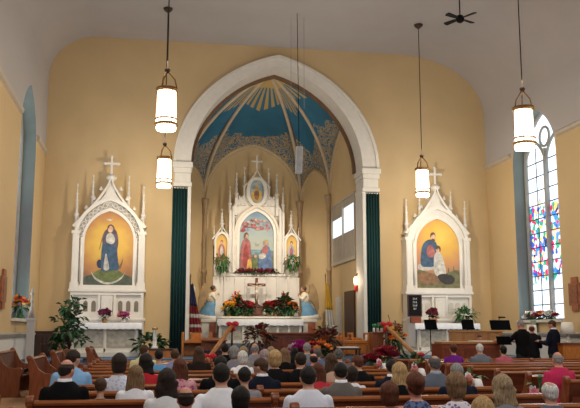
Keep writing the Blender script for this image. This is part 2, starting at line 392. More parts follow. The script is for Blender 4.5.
def vault_material():
    m = bpy.data.materials.new('painted blue and gold vault'); m.use_nodes = True; nt = m.node_tree; b = nt.nodes['Principled BSDF']; L = nt.links; N = nt.nodes.new
    b.inputs['Roughness'].default_value = .7
    uv = N('ShaderNodeUVMap'); uv.uv_map = 'UVMap'; sp = N('ShaderNodeSeparateXYZ'); L.new(uv.outputs[0], sp.inputs[0])
    tc = N('ShaderNodeTexCoord')
    def math_(op, a=None, b_=None, v=None):
        n = N('ShaderNodeMath'); n.operation = op
        for i, q in enumerate((a, b_)):
            if q is None: continue
            if isinstance(q, (int, float)): n.inputs[i].default_value = q
            else: L.new(q, n.inputs[i])
        return n.outputs[0]
    # arabesque: contour lines of a noise field
    no = N('ShaderNodeTexNoise'); no.inputs['Scale'].default_value = 3.4; no.inputs['Detail'].default_value = 1.5; no.inputs['Distortion'].default_value = 1.2; L.new(tc.outputs['Object'], no.inputs['Vector'])
    s = math_('SINE', math_('MULTIPLY', no.outputs[0], 44))
    lace = math_('GREATER_THAN', s, -0.25)
    # gold lace lies near the lower edge of a web and narrows along the ribs
    n2 = N('ShaderNodeTexNoise'); n2.inputs['Scale'].default_value = 2.5; L.new(tc.outputs['Object'], n2.inputs['Vector'])
    edge = math_('ABSOLUTE', math_('SUBTRACT', sp.outputs[0], .5))
    lim = math_('ADD', math_('MULTIPLY', edge, .62), math_('MULTIPLY', n2.outputs[0], .22))
    lim = math_('ADD', lim, .10)
    low = math_('LESS_THAN', sp.outputs[1], lim)
    # a dense edge right along the ribs
    lacezone = math_('MULTIPLY', low, lace)
    # gold rays near the crown
    rs = math_('GREATER_THAN', math_('SINE', math_('MULTIPLY', sp.outputs[0], 2*PI*7.0)), -0.1)
    n3 = N('ShaderNodeTexNoise'); n3.inputs['Scale'].default_value = 1.2
    pk = math_('MULTIPLY', math_('ABSOLUTE', math_('SUBTRACT', sp.outputs[0], .5)), .32)
    rz = math_('GREATER_THAN', sp.outputs[1], math_('ADD', pk, .62))
    rays = math_('MULTIPLY', rs, rz)
    boss = math_('GREATER_THAN', sp.outputs[1], .88)
    rays = math_('MAXIMUM', rays, boss)
    pn = N('ShaderNodeTexNoise'); pn.inputs['Scale'].default_value = 1.5; L.new(tc.outputs['Object'], pn.inputs['Vector'])
    bl = N('ShaderNodeValToRGB'); bl.color_ramp.elements[0].color = (.016,.105,.19,1); bl.color_ramp.elements[1].color = (.03,.17,.29,1); L.new(pn.outputs[0], bl.inputs[0])
    m1 = N('ShaderNodeMix'); m1.data_type = 'RGBA'; L.new(lacezone, m1.inputs[0]); L.new(bl.outputs[0], m1.inputs[6]); m1.inputs[7].default_value = (.40,.29,.155,1)
    m2 = N('ShaderNodeMix'); m2.data_type = 'RGBA'; L.new(rays, m2.inputs[0]); L.new(m1.outputs[2], m2.inputs[6]); m2.inputs[7].default_value = (.44,.31,.12,1)
    L.new(m2.outputs[2], b.inputs['Base Color']); return m
M_vault = vault_material()
M_rib = mat('cream rib plaster', (0.52, 0.42, 0.30), 0.6, 0.06)
M_ribedge = mat('brown rib edging', (0.16, 0.085, 0.04), 0.6, 0.1)
TH = math.radians(62)
def rib(S, t):
    a = TH*t; h = (1-math.cos(a))/(1-math.cos(TH)); z = math.sin(a)/math.sin(TH)
    return Vector((S.x+(CROWN.x-S.x)*h, S.y+(CROWN.y-S.y)*h, ZS+(CROWN.z-ZS)*z))
def web(i, j, W, nm):
    nu, nv = 28, 24; rows = []; uvs = []
    for q in range(nv+1):
        t = q/nv; row = []
        for k in range(nu+1):
            u = k/nu; Lp = rib(SP[i], t).lerp(rib(SP[j], t), u); L0 = SP[i].lerp(SP[j], u); L0.z = ZS
            row.append(Lp+(W(u)-L0)*(1-t)**1.5); uvs.append((u, t))
        rows.append(row)
    me = bpy.data.meshes.new(nm); n = nu+1
    me.from_pydata([p for r in rows for p in r], [], [(a*n+k, a*n+k+1, (a+1)*n+k+1, (a+1)*n+k) for a in range(nv) for k in range(nu)])
    l = me.uv_layers.new(name='UVMap')
    for p in me.polygons:
        p.use_smooth = True
        for li in p.loop_indices: l.data[li].uv = uvs[me.loops[li].vertex_index]
    me.materials.append(M_vault); o = put(nm, me)
    sd = o.modifiers.new('thick', 'SOLIDIFY'); sd.thickness = .12; sd.offset = 0 if i == 5 else 0
    struct(o)
nms = ['ceiling_web_left', 'ceiling_web_apse_left', 'ceiling_web_apse_back', 'ceiling_web_apse_right', 'ceiling_web_right']
for i in range(5): web(i, i+1, lambda u, i=i: wall_arch(i, u), nms[i])
def front_arch(u):
    x = XC-CW+2*CW*(1-u); return Vector((x, 26.8, arch_z(x-XC, CW, ZS, ARISE+.05, AE)))
web(5, 0, front_arch, 'ceiling_web_front')
for i, S in enumerate(SP):
    mb = MB(); mb.tube([rib(S, k/20)+Vector((0, 0, -.03)) for k in range(21)], .068, 8)
    struct(mb.build(f'trim_rib_{i+1}', M_rib))
    mb = MB(); o_ = (Vector((S.x, S.y, 0))-Vector((XC, 28.6, 0))).normalized(); mb.tube([rib(S, k/20)+o_*.07+Vector((0, 0, .05)) for k in range(21)], .105, 8)
    struct(mb.build(f'trim_rib_edge_{i+1}', M_ribedge))
for i in range(5):
    mb = MB(); mb.tube([wall_arch(i, k/28) for k in range(29)], .07, 8); struct(mb.build(f'trim_wall_arch_{i+1}', M_rib))
    mb = MB(); mb.tube([wall_arch(i, k/28)+Vector((0, 0, .06)) for k in range(29)], .075, 8); struct(mb.build(f'trim_wall_arch_edge_{i+1}', M_gold))
mb = MB(); mb.lathe([(.05, -.12), (.22, -.08), (.3, .02), (.25, .1)], CROWN, 16); struct(mb.build('trim_boss', M_gold))
# wall shafts with capitals
M_shaft = mat('brown stone shaft', (0.40, 0.28, 0.16), 0.5, 0.12)
for i in (1, 2, 3, 4):
    S = SP[i]; c = Vector((XC, 29.5, 0)); d = (c-S).normalized()*.10; p = S+d
    mb = MB(); mb.lathe([(.15, CZ), (.15, CZ+.25), (.10, CZ+.32), (.085, 3.9), (.125, 3.93), (.125, 4.02), (.085, 4.05), (.085, 6.35), (.115, 6.38), (.095, 6.45), (.11, 6.6), (.17, 6.86), (.18, 6.98), (.12, 7.0)], p, 12)
    struct(mb.build(f'trim_shaft_{i}', M_shaft))
# chancel arch band, imposts, jamb edges
M_arch = mat('pale grey arch plaster', (0.72, 0.69, 0.63), 0.6, 0.04)
def band(y0, y1, hi, ri, ho, ro, nm, m):
    mb = MB(); n = 40; inn = []; out = []
    for k in range(n+1):
        t = -1+2*k/n; a = math.sin(t*PI/2)
        inn.append((XC+hi*a, arch_z(hi*a, hi, AZS, ri, AE))); out.append((XC+ho*a, arch_z(ho*a, ho, AZS, ro, AE)))
    for k in range(n):
        a, b, c, d = inn[k], inn[k+1], out[k+1], out[k]
        mb.add([(a[0],y0,a[1]),(b[0],y0,b[1]),(c[0],y0,c[1]),(d[0],y0,d[1]),(a[0],y1,a[1]),(b[0],y1,b[1]),(c[0],y1,c[1]),(d[0],y1,d[1])], [(0,1,2,3),(1,0,4,5),(3,2,6,7)])
    return struct(mb.build(nm, m))
band(25.86, 26.8, 2.86, 3.42, 3.36, 3.74, 'trim_arch_band', M_arch)
band(25.80, 25.95, 3.33, 3.71, 3.43, 3.81, 'trim_arch_hood', M_arch)
band(26.78, 26.92, 2.76, 3.31, 2.92, 3.5, 'trim_arch_inner', M_ribedge)
for s, nm in ((-1, 'left'), (1, 'right')):
    def bx(a, b): return (min(XC+s*a, XC+s*b), max(XC+s*a, XC+s*b))
    mb = MB()
    for (a, b, y, z0, z1) in ((2.80, 3.46, 25.72, 6.78, 6.97), (2.84, 3.42, 25.78, 6.62, 6.78), (2.86, 3.38, 25.82, 6.32, 6.62), (2.82, 3.42, 25.78, 6.18, 6.32)):
        x0, x1 = bx(a, b); mb.box(x0, x1, y, 26.82, z0, z1)
    struct(mb.build('trim_impost_'+nm, M_arch, bevel=.02))
    x0, x1 = bx(2.84, 2.95); mb = MB(); mb.box(x0, x1, 25.86, 26.8, CZ, 6.2); struct(mb.build('trim_jamb_'+nm, M_arch))
    # drape
    t = thing('drape', f'tall dark teal drape hung on the {nm} pier of the chancel arch', 'curtain', (XC+s*3.18, 25.9, SZ), group='teal drapes')
    mb = MB(); n = 44; wd = .25
    fr = [(-wd+2*wd*k/n, -.035*math.sin(k/n*2*PI*5.5)) for k in range(n+1)]
    for k in range(n):
        (a, ya), (b, yb) = fr[k], fr[k+1]
        mb.smooth = True
        mb.add([(a,ya,.05),(b,yb,.05),(b,yb,5.32),(a,ya,5.32),(a,ya+.025,.05),(b,yb+.025,.05),(b,yb+.025,5.32),(a,ya+.025,5.32)], [(0,1,2,3),(5,4,7,6),(3,2,6,7),(1,0,4,5)])
    mb.build('fabric', M_teal, t)
    mb = MB(); mb.tube([(-.27, 0, 5.3), (.27, 0, 5.3)], .018, 8); mb.build('rail', M_white, t)
# chancel side window (right wall) : frame, bright panes, shades
def chancel_window():
    X = XC+CW-.02
    p0, p1 = atx(334, 220, X), atx(356.5, 220, X)       # far and near edge
    y1, y0 = p0.y, p1.y
    root = struct(bpy.data.objects.new('window_3', None)); C.objects.link(root)
    ztop, zb = 6.35, 4.18
    mb = MB(); ym = (y0+y1)/2
    for a, b, c, d in ((y0-.08, y1+.08, ztop, ztop+.08), (y0-.12, y1+.12, zb-.12, zb), (y0-.08, y0, zb, ztop), (y1, y1+.08, zb, ztop), (ym-.03, ym+.03, zb, ztop)):
        mb.box(X-.10, X+.05, a, b, c, d)
    mb.build('window_frame', M_trim, root)
    for a, b, zt in ((y0, ym-.03, 6.08), (ym+.03, y1, 5.82)):
        mb = MB(); mb.box(X-.03, X-.01, a, b, zb+.95, zt); mb.build('pane', emit('blue white daylight pane', (.72, .86, 1.0), 1.15), root)
        mb = MB(); mb.box(X-.06, X-.03, a, b, zt, ztop); mb.build('shade', mat('grey sheer shade', (.42, .37, .30), .8, .1, 4), root)
        mb = MB(); mb.box(X-.06, X-.03, a, b, zb, zb+.95); mb.build('lower_shade', mat('grey sheer shade', (.42, .37, .30), .8), root)
chancel_window()
# sacristy door and a pale slab standing in for the lit opening in the right chancel wall
Xd = XC+CW
a, b = atx(346, 330, Xd).y, atx(356, 330, Xd).y
mb = MB(); mb.box(Xd-.06, Xd, min(a, b), max(a, b), CZ, 3.0); struct(mb.build('door_1', M_darkwood))
a, b = atx(337, 330, Xd).y, atx(342, 330, Xd).y
mb = MB(); mb.box(Xd-.05, Xd, min(a, b), max(a, b), CZ, 2.85); struct(mb.build('lit_opening', mat('pale lit opening', (.62, .62, .6), .3)))

# ================================================================== ALTARPIECES
def gable(mb, cx, hw, z0, z1, y0, y1, w=.07):         # two sloping bars with a concave sweep
    for s in (-1, 1):
        pts = []
        for k in range(11):
            t = k/10; pts.append((cx+s*hw*(1-t)**1.35, z0+(z1-z0)*t))
        out = [(x+s*w*.9*(1-i/14), z+w*.6) for i, (x, z) in enumerate(pts)]
        for i in range(10):
            a, b, c, d = pts[i], pts[i+1], out[i+1], out[i]
            mb.add([(a[0],y0,a[1]),(b[0],y0,b[1]),(c[0],y0,c[1]),(d[0],y0,d[1]),(a[0],y1,a[1]),(b[0],y1,b[1]),(c[0],y1,c[1]),(d[0],y1,d[1])],
                   [(0,1,2,3),(7,6,5,4),(0,4,5,1),(3,2,6,7),(0,3,7,4),(1,5,6,2)])
def crocket(mb, x, y, z, r=.07):
    mb.ell((x, y, z), (r, r*.8, r*.75), 8, 6); mb.ell((x, y, z+r*.8), (r*.55, r*.5, r*.6), 8, 6)
def pinnacle(root, x, y, z0, z1, r, m):
    mb = MB(); h = z1-z0
    mb.lathe([(r, 0), (r, h*.30), (r*1.5, h*.32), (r*1.5, h*.36), (r*.95, h*.38), (r*.2, h*.92), (r*.55, h*.94), (r*.55, h*.97), (r*.1, h)], (x, y, z0), 8)
    for q in (.5, .64, .78):
        for s in (-1, 1): mb.ell((x+s*r*(1.05-q*.8), y, z0+h*q), (r*.4, r*.35, r*.4), 6, 5)
    return mb.build('pinnacle', m, root)
def cross_mb(x, y, z, h, w_, t):
    mb = MB(); mb.box(x-t, x+t, y-t, y+t, z, z+h); mb.box(x-w_/2, x+w_/2, y-t*.9, y+t*.9, z+h*.60, z+h*.60+2*t)
    for (a, b) in ((x-w_/2, z+h*.6+t), (x+w_/2, z+h*.6+t), (x, z+h)): mb.ell((a, y, b), (t*1.7, t*1.2, t*1.7), 8, 6)
    return mb
def arch_band(mb, cx, hi, ho, z0, zs, ri, ro, y0, y1, e, n=16):
    A = arch_outline(cx, hi, z0, zs, ri, e, n); B = arch_outline(cx, ho, z0, zs, ro, e, n)
    for i in range(len(A)-1):
        a, b, c, d = A[i], A[i+1], B[i+1], B[i]
        mb.add([(a[0],y0,a[1]),(b[0],y0,b[1]),(c[0],y0,c[1]),(d[0],y0,d[1]),(a[0],y1,a[1]),(b[0],y1,b[1]),(c[0],y1,c[1]),(d[0],y1,d[1])], [(0,1,2,3),(7,6,5,4),(1,0,4,5),(2,6,7,3)])
class Canvas:                                          # a painted panel: flat paint shapes laid on a board
    def __init__(s, cx, z0, W, H, y): s.mb = MB(); s.cx, s.z0, s.W, s.H, s.y = cx, z0, W, H, y; s.mats = []; s.L = 0
    def P(s, u, v): return (s.cx+(u-.5)*s.W, s.z0+v*s.H)
    def m(s, mt):
        if mt not in s.mats: s.mats.append(mt)
        s.mb.i = s.mats.index(mt)
    def poly(s, pts, mt):                              # smooth closed outline through pts (u, v)
        s.m(mt); n = len(pts); o = []
        for i in range(n):
            p0, p1, p2, p3 = pts[i-1], pts[i], pts[(i+1) % n], pts[(i+2) % n]
            for t in (0, .33, .66):
                q = [.5*((2*p1[j])+(-p0[j]+p2[j])*t+(2*p0[j]-5*p1[j]+4*p2[j]-p3[j])*t*t+(-p0[j]+3*p1[j]-3*p2[j]+p3[j])*t**3) for j in (0, 1)]
                o.append(s.P(*q))
        s.L += 1; y = s.y-.0012*s.L
        cx = sum(p[0] for p in o)/len(o); cz = sum(p[1] for p in o)/len(o)
        k = len(o); s.mb.add([(x, y, z) for x, z in o], [tuple(range(k))])
    def oval(s, u, v, ru, rv, mt): s.poly([(u+ru*math.cos(k/8*2*PI), v+rv*math.sin(k/8*2*PI)) for k in range(8)], mt)
    def arch(s, zs, rise, e, mt):
        s.m(mt); o = arch_outline(s.cx, s.W/2, s.z0, zs, rise, e, 12); s.mb.prism(o, 'y', s.y, s.y+.03)
def glow_mat(name, cx, cy, cz, stops, R):             # a painted glory: bands of colour spreading from a centre
    m = bpy.data.materials.new(name); m.use_nodes = True; nt = m.node_tree; b = nt.nodes['Principled BSDF']; N = nt.nodes.new; L = nt.links
    b.inputs['Roughness'].default_value = .5
    tc = N('ShaderNodeTexCoord'); ds = N('ShaderNodeVectorMath'); ds.operation = 'DISTANCE'; ds.inputs[1].default_value = (cx, cy, cz); L.new(tc.outputs['Object'], ds.inputs[0])
    no = N('ShaderNodeTexNoise'); no.inputs['Scale'].default_value = 4; L.new(tc.outputs['Object'], no.inputs['Vector'])
    a = N('ShaderNodeMath'); a.operation = 'MULTIPLY_ADD'; a.inputs[1].default_value = 1/R; L.new(ds.outputs['Value'], a.inputs[0])
    n2 = N('ShaderNodeMath'); n2.operation = 'MULTIPLY_ADD'; n2.inputs[1].default_value = .25; n2.inputs[2].default_value = -.12; L.new(no.outputs[0], n2.inputs[0]); L.new(n2.outputs[0], a.inputs[2])
    r = N('ShaderNodeValToRGB'); e = r.color_ramp.elements; e[0].position = stops[0][0]; e[0].color = stops[0][1]+(1,); e[1].position = stops[-1][0]; e[1].color = stops[-1][1]+(1,)
    for p, c in stops[1:-1]: e.new(p).color = c+(1,)
    L.new(a.outputs[0], r.inputs[0]); L.new(r.outputs[0], b.inputs['Base Color']); return m
def paint(n, c): return mat('paint '+n, c, .5, .38, 7)
P_blue, P_navy, P_red, P_rose, P_white = paint('blue', (.04, .085, .15)), paint('deep blue', (.02, .035, .09)), paint('red', (.30, .035, .035)), paint('rose', (.36, .11, .10)), paint('white', (.52, .50, .44))
P_skin, P_hair, P_gold, P_green, P_brown, P_dark = paint('flesh', (.56, .34, .22)), paint('umber', (.10, .05, .03)), paint('ochre gold', (.60, .36, .07)), paint('olive green', (.13, .16, .05)), paint('brown', (.25, .13, .06)), paint('black brown', (.03, .025, .02))

def leaf_cluster(mb, rnd, c, rad, n, L=.22, W=.05, up=.2, droop=.3):
    for _ in range(n):
        d = Vector((rnd.gauss(0, 1), rnd.gauss(0, 1), rnd.gauss(0, 1)+up)).normalized()
        p = Vector(c)+Vector((d.x*rad[0], d.y*rad[1], d.z*rad[2]))*rnd.uniform(.25, 1)
        t = (d+Vector((rnd.uniform(-.6, .6), rnd.uniform(-.6, .6), rnd.uniform(-.5, .4)))).normalized()
        s_ = t.cross(Vector((0, 0, 1))); s_ = s_.normalized() if s_.length > .01 else Vector((1, 0, 0))
        l = L*rnd.uniform(.6, 1.2); w_ = W*rnd.uniform(.7, 1.2); q = p+t*l*.55; e = p+t*l-Vector((0, 0, droop*l))
        mb.add([p, q-s_*w_+Vector((0,0,.01)), e, q+s_*w_+Vector((0,0,.01))], [(0, 1, 2, 3)])
_bl = {}
def blossom_mesh(col, kind='rose'):
    if (col, kind) in _bl: return _bl[(col, kind)]
    m = mat('petals %.2f %.2f %.2f' % col, col, .6, .2, 14); mb = MB(); mb.smooth = True
    if kind == 'spike':
        for k in range(7):
            a = k*2.4; mb.ell((.03*math.cos(a), .03*math.sin(a), k*.055-.15), (.045-.004*k, .045-.004*k, .04), 7, 5)
    else:
        for ring, (n, rr, tilt, L) in enumerate(((7, .028, .35, .085), (6, .018, .8, .07), (4, .008, 1.2, .055))):
            for k in range(n):
                a = 2*PI*k/n+ring*.5; d = Vector((math.cos(a), math.sin(a), 0)); s_ = Vector((-d.y, d.x, 0)); u = d*math.cos(tilt)+Vector((0, 0, math.sin(tilt)))
                p = d*rr; w_ = .042-.008*ring
                mb.add([p-s_*w_*.4, p+u*L*.6-s_*w_, p+u*L+Vector((0,0,.008)), p+u*L*.6+s_*w_, p+s_*w_*.4], [(0, 1, 2, 3, 4)])
        mb.ell((0, 0, .02), (.03, .03, .025), 8, 6)
    _bl[(col, kind)] = mb.mesh('blossom', m); return _bl[(col, kind)]
RED, DRED, ORG, YEL, PINK, WHT, MAG, CRM = (.42, .012, .02), (.16, .008, .018), (.75, .20, .02), (.80, .47, .04), (.70, .22, .28), (.80, .80, .80), (.42, .015, .24), (.75, .68, .52)
def bouquet(label, loc, w_, h, cols, leaf=None, vase=None, n=14, group=None, d=None, bs=1.0, seed=1, name='flower_arrangement', leafn=90, L=.2, spikes=None):
    rnd = random.Random(seed); d = d or w_; t = thing(name, label, 'flowers', loc, 0, group)
    z0 = 0
    if vase:
        mb = MB(); vh, vr, vm = vase; mb.lathe([(vr*.7, 0), (vr, vh*.45), (vr*.75, vh*.8), (vr*.9, vh), (vr*.7, vh*.98), (vr*.6, vh*.5)], (0, 0, 0), 14); mb.build('vase', vm, t); z0 = vh*.9
    mb = MB(); leaf_cluster(mb, rnd, (0, 0, z0+h*.45), (w_*.5, d*.5, h*.5), leafn, L, L*.22)
    for k in range(8):
        a = rnd.uniform(0, 6.3); mb.tube([(0, 0, z0*.6), (math.cos(a)*w_*.3, math.sin(a)*d*.3, z0+h*.6)], .006, 5)
    mb.build('foliage', leaf or M_leaf, t)
    for k in range(n):
        c, kind = cols[k % len(cols)], 'rose'
        a = rnd.uniform(0, 2*PI); q = math.sqrt(rnd.random())*.5
        x, y = w_*q*math.cos(a), d*q*math.sin(a); z = z0+h*(.35+.6*math.sqrt(max(0, 1-(2*q)**2))*rnd.uniform(.75, 1.05))
        if spikes and k % spikes == 0: kind = 'spike'; z += h*.15
        o = put('blossom', blossom_mesh(c, kind), t, (x, y, z)); o.rotation_euler = (rnd.uniform(-.2, .9)*1.0, rnd.uniform(-.6, .6), rnd.uniform(0, 6)); s_ = bs*rnd.uniform(.85, 1.25); o.scale = (s_, s_, s_)
    return t
def potted(label, loc, w_, h, leaf, n=160, L=.25, W=.06, pot=(.16, .14), seed=3, trunk=True, d=None, name='potted_plant', pm=None):
    rnd = random.Random(seed); t = thing(name, label, 'plant', loc)
    mb = MB(); mb.lathe([(pot[0]*.7, 0), (pot[0], pot[1]*.92), (pot[0]*1.06, pot[1]), (pot[0]*.9, pot[1]*.95)], (0, 0, 0), 16); mb.build('pot', pm or M_clay, t)
    mb = MB()
    if trunk:
        for k in range(7):
            a = k*.9; e = Vector((math.cos(a)*w_*.3, math.sin(a)*w_*.3, pot[1]+h*(.5+.07*k)))
            mb.tube([(0, 0, pot[1]*.8), (e.x*.3, e.y*.3, pot[1]+h*.3), e], [.018, .013, .006], 6)
        mb.build('stems', M_darkwood, t); mb = MB()
        for k in range(9):
            a = k*2.4; z = pot[1]+h*(.18+.085*k); r_ = w_*.30*(1-.05*k)
            leaf_cluster(mb, rnd, (math.cos(a)*r_*.8, math.sin(a)*r_*.8, z), (r_*.9, r_*.9, h*.12), n//9, L, W)
    else: leaf_cluster(mb, rnd, (0, 0, pot[1]+h*.42), (w_*.5, (d or w_)*.5, h*.5), n, L, W, up=.5)
    mb.build('foliage', leaf, t); return t

def linen(root, x0, x1, y0, y1, z, drop, side=.0):     # altar cloth with scalloped front hem
    mb = MB(); mb.smooth = True; n = 60
    hem = lambda k: z-drop-.012*math.sin(k*1.3)
    rows = [[(x0+(x1-x0)*k/n, y1, z+.012) for k in range(n+1)], [(x0+(x1-x0)*k/n, y0, z+.012) for k in range(n+1)], [(x0+(x1-x0)*k/n, y0-.02, z-.01) for k in range(n+1)],
            [(x0+(x1-x0)*k/n, y0-.025-.008*math.sin(k*.9), hem(k)) for k in range(n+1)]]
    mb.grid(rows)
    if side:
        for x, s in ((x0, -1), (x1, 1)): mb.grid([[(x, y0-.02, z+.01), (x, y1, z+.01)], [(x+s*.015, y0-.03, z-side), (x+s*.015, y1, z-side)]])
    return mb.build('altar_cloth', M_cloth, root)

# ---------------------------------------------------------------- side altars
def side_altar(cx, lab_side, lace, Y=25.45):
    t = thing('side_altar', f'white gothic side altar with {lab_side}', 'altar', (0, 0, 0), group='side altars')
    Z = lambda y: at(107, y, Y).z+ .0
    k = Y/810*1.012
    zb = SZ; z_sh1, z_sh2, z_pan0 = 1.98, 2.78, 2.98        # gradine, upper shelf, foot of the painting
    zspr, zap = 4.35, 5.28
    hw = .74
    D = YF
    def part(nm, fn, m=M_white, bevel=0):
        mb = MB(); fn(mb); return mb.build(nm, m, t, bevel=bevel)
    part('plinth', lambda b: b.box(cx-1.28, cx+1.28, Y-.75, D-.02, zb, zb+.14), M_white, .01)
    # altar table with recessed panels
    def tab(b):
        b.box(cx-.98, cx+.98, Y-.5, Y+.05, zb+.14, zb+.90)
        for x in (-.94, -.02, .90): b.box(cx+x, cx+x+.05, Y-.56, Y-.5, zb+.14, zb+.90)
        b.box(cx-.98, cx+.98, Y-.56, Y-.5, zb+.14, zb+.24); b.box(cx-.98, cx+.98, Y-.56, Y-.5, zb+.82, zb+.90)
        b.box(cx-1.05, cx+1.05, Y-.62, Y+.05, zb+.90, zb+.97)
    part('altar_table', tab, M_white)
    def pan(b):
        for x0, x1 in ((-.86, -.05), (.06, .87)): b.box(cx+x0, cx+x1, Y-.515, Y-.505, zb+.26, zb+.80)
    for x0, x1 in ((-.86, -.05), (.06, .87)): part('front_panel', lambda b: b.box(cx+x0, cx+x1, Y-.52, Y-.49, zb+.26, zb+.80), M_stone)
    linen(t, cx-1.08, cx+1.08, Y-.63, Y+.05, zb+.975, .17, .72)
    # gradine and predella with niches and tabernacle
    part('gradine', lambda b: (b.box(cx-1.12, cx+1.12, Y-.05, D-.02, zb, z_sh1-.08), b.box(cx-1.16, cx+1.16, Y-.10, D-.02, z_sh1-.08, z_sh1)), M_white, .01)
    def pred(b):
        b.box(cx-1.10, cx+1.10, Y+.12, D-.02, z_sh1, z_sh2)
        b.box(cx-1.10, cx+1.10, Y+.04, Y+.12, z_sh1, z_sh1+.09); b.box(cx-1.10, cx+1.10, Y+.04, Y+.12, z_sh2-.10, z_sh2)
        for x in (-1.095, -.27, .19, 1.015): b.box(cx+x, cx+x+.08, Y+.03, Y+.115, z_sh1+.005, z_sh2-.005)
        b.box(cx-1.16, cx+1.16, Y, D-.02, z_sh2, z_sh2+.08)
    part('predella', pred, M_white)
    for s in (-1, 1):
        for q in (.40, .64, .88):
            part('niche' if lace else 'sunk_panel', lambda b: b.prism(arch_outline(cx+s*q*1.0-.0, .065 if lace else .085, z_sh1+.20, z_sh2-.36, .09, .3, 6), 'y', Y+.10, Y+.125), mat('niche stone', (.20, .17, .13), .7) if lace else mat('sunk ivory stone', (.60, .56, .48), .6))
    def tabn(b):
        b.box(cx-.17, cx+.17, Y-.02, Y+.12, z_sh1, z_sh2-.12); b.prism(arch_outline(cx, .11, z_sh1+.05, z_sh1+.42, .14, .4, 6), 'y', Y-.04, Y-.02)
    part('tabernacle', tabn, M_white, .008)
    # posts
    zcap = 4.55
    for s in (-1, 1):
        part('post', lambda b: (b.box(cx+s*1.0-.10, cx+s*1.0+.10, Y+.05, D-.02, z_sh2+.08, zcap), b.box(cx+s*1.0-.13, cx+s*1.0+.13, Y+.02, D-.02, z_sh2+.08, z_sh2+.28),
                                b.lathe([(.035, 0), (.035, zcap-z_sh2-.4)], (cx+s*.83, Y+.10, z_sh2+.3), 8), b.box(cx+s*1.0-.13, cx+s*1.0+.13, Y+.02, D-.02, zcap, zcap+.10)), M_white)
        pinnacle(t, cx+s*1.02, Y+.2, zcap+.1, 6.15 if lace else 5.95, .055, M_white)
        pinnacle(t, cx+s*.55, Y+.24, 5.35, 6.45 if lace else 6.25, .045, M_white)
    part('picture_sill', lambda b: b.box(cx-.92, cx+.92, Y+.04, D-.02, z_sh2+.08, z_pan0), M_white)
    # frame around the picture: nested pointed arches
    def fr(b):
        arch_band(b, cx, hw, hw+.08, z_pan0, zspr, zap-zspr, zap-zspr+.10, Y+.08, D-.02, .35)
    part('picture_frame', fr, M_white)
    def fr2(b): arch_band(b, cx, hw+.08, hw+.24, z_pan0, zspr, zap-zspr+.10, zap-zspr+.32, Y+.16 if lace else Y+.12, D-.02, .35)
    part('arch_moulding', fr2, mat('darker cream stone', (.50, .46, .40), .6) if lace else M_arch)  # darker stone band behind the tracery rings
    def fr3(b): arch_band(b, cx, hw+.24, hw+.34, z_pan0, zspr, zap-zspr+.32, zap-zspr+.44, Y+.03, D-.02, .35)
    part('outer_arch', fr3, M_white)
    if lace:                                           # open tracery rings along the arch
        ol = arch_outline(cx, hw+.16, zspr-.05, zspr, zap-zspr+.21, .35, 40)
        seg = [0]
        for p, q in zip(ol, ol[1:]): seg.append(seg[-1]+math.dist(p, q))
        n = 19; mb = MB()
        for i in range(n):
            sdist = seg[-1]*(i+.5)/n; j = max(k_ for k_ in range(len(seg)) if seg[k_] <= sdist); j = min(j, len(ol)-2); f_ = (sdist-seg[j])/max(1e-6, seg[j+1]-seg[j])
            x = ol[j][0]+(ol[j+1][0]-ol[j][0])*f_; z = ol[j][1]+(ol[j+1][1]-ol[j][1])*f_
            mb.tube([(x+.068*math.cos(a/10*2*PI), Y+.12, z+.068*math.sin(a/10*2*PI)) for a in range(11)], .018, 6, False)
        mb.build('tracery_rings', M_white, t)
    # gable, crockets, cross
    zg0, zg1 = 4.75, 6.28
    part('gable', lambda b: gable(b, cx, 1.05, zg0, zg1, Y+.06, D-.05, .09), M_white)
    def fill(b): b.prism([(cx-.42, zap+.22), (cx+.42, zap+.22), (cx+.16, zg1-.45), (cx+.05, zg1), (cx-.05, zg1), (cx-.16, zg1-.45)], 'y', Y+.15, D-.05)
    part('gable_field', fill, M_white)
    for s in (-1, 1):
        for q in (.14, .34, .54, .74): part('crocket', lambda b: crocket(b, cx+s*(1.05*(1-q)**1.35+.13), Y+.2, zg0+(zg1-zg0)*q+.1, .065))
    part('finial', lambda b: b.lathe([(.05, 0), (.17, .10), (.17, .16), (.06, .24)], (cx, Y+.2, zg1-.06), 8))
    cross_mb(cx, Y+.2, zg1+.12, .62, .42, .032).build('cross', M_white, t)
    return t
tl = side_altar(-1.32, 'the painting of a blue-robed woman, left of the chancel arch', True)
tr = side_altar(9.33, 'the painting of two figures, right of the chancel arch', False)
tl['name'] = 1; del tl['name']
# paintings of the side altars
G1 = glow_mat('golden glory', -1.32, 25.6, 4.25, [(0, (.75, .55, .10)), (.35, (.70, .42, .07)), (.65, (.48, .22, .07)), (1, (.22, .10, .07))], 1.35)
cv = Canvas(-1.32, 2.98, 1.48, 2.3, 25.56); cv.arch(4.35, .93, .35, G1)
cv.poly([(.01, .01), (.01, .10), (.22, .15), (.5, .17), (.78, .15), (.99, .10), (.99, .01), (.5, .0)], paint('slate green', (.07, .09, .06)))
cv.poly([(.18, .13), (.30, .20), (.5, .23), (.70, .20), (.84, .12), (.68, .05), (.5, .03), (.30, .06)], P_green)
cv.poly([(.15, .19), (.22, .12), (.36, .06), (.5, .04), (.66, .06), (.80, .13), (.86, .20), (.78, .09), (.64, .03), (.5, .01), (.36, .03), (.22, .09)], paint('pale crescent', (.55, .52, .45)))
cv.poly([(.30, .23), (.26, .29), (.30, .34), (.37, .32), (.38, .24)], P_navy); cv.poly([(.70, .24), (.76, .30), (.80, .38), (.78, .28), (.75, .22)], P_brown)
cv.poly([(.36, .20), (.35, .45), (.38, .62), (.42, .70), (.60, .70), (.66, .60), (.68, .40), (.72, .22), (.62, .20), (.5, .19)], P_blue)
cv.poly([(.41, .21), (.42, .35), (.45, .42), (.52, .22)], P_white)
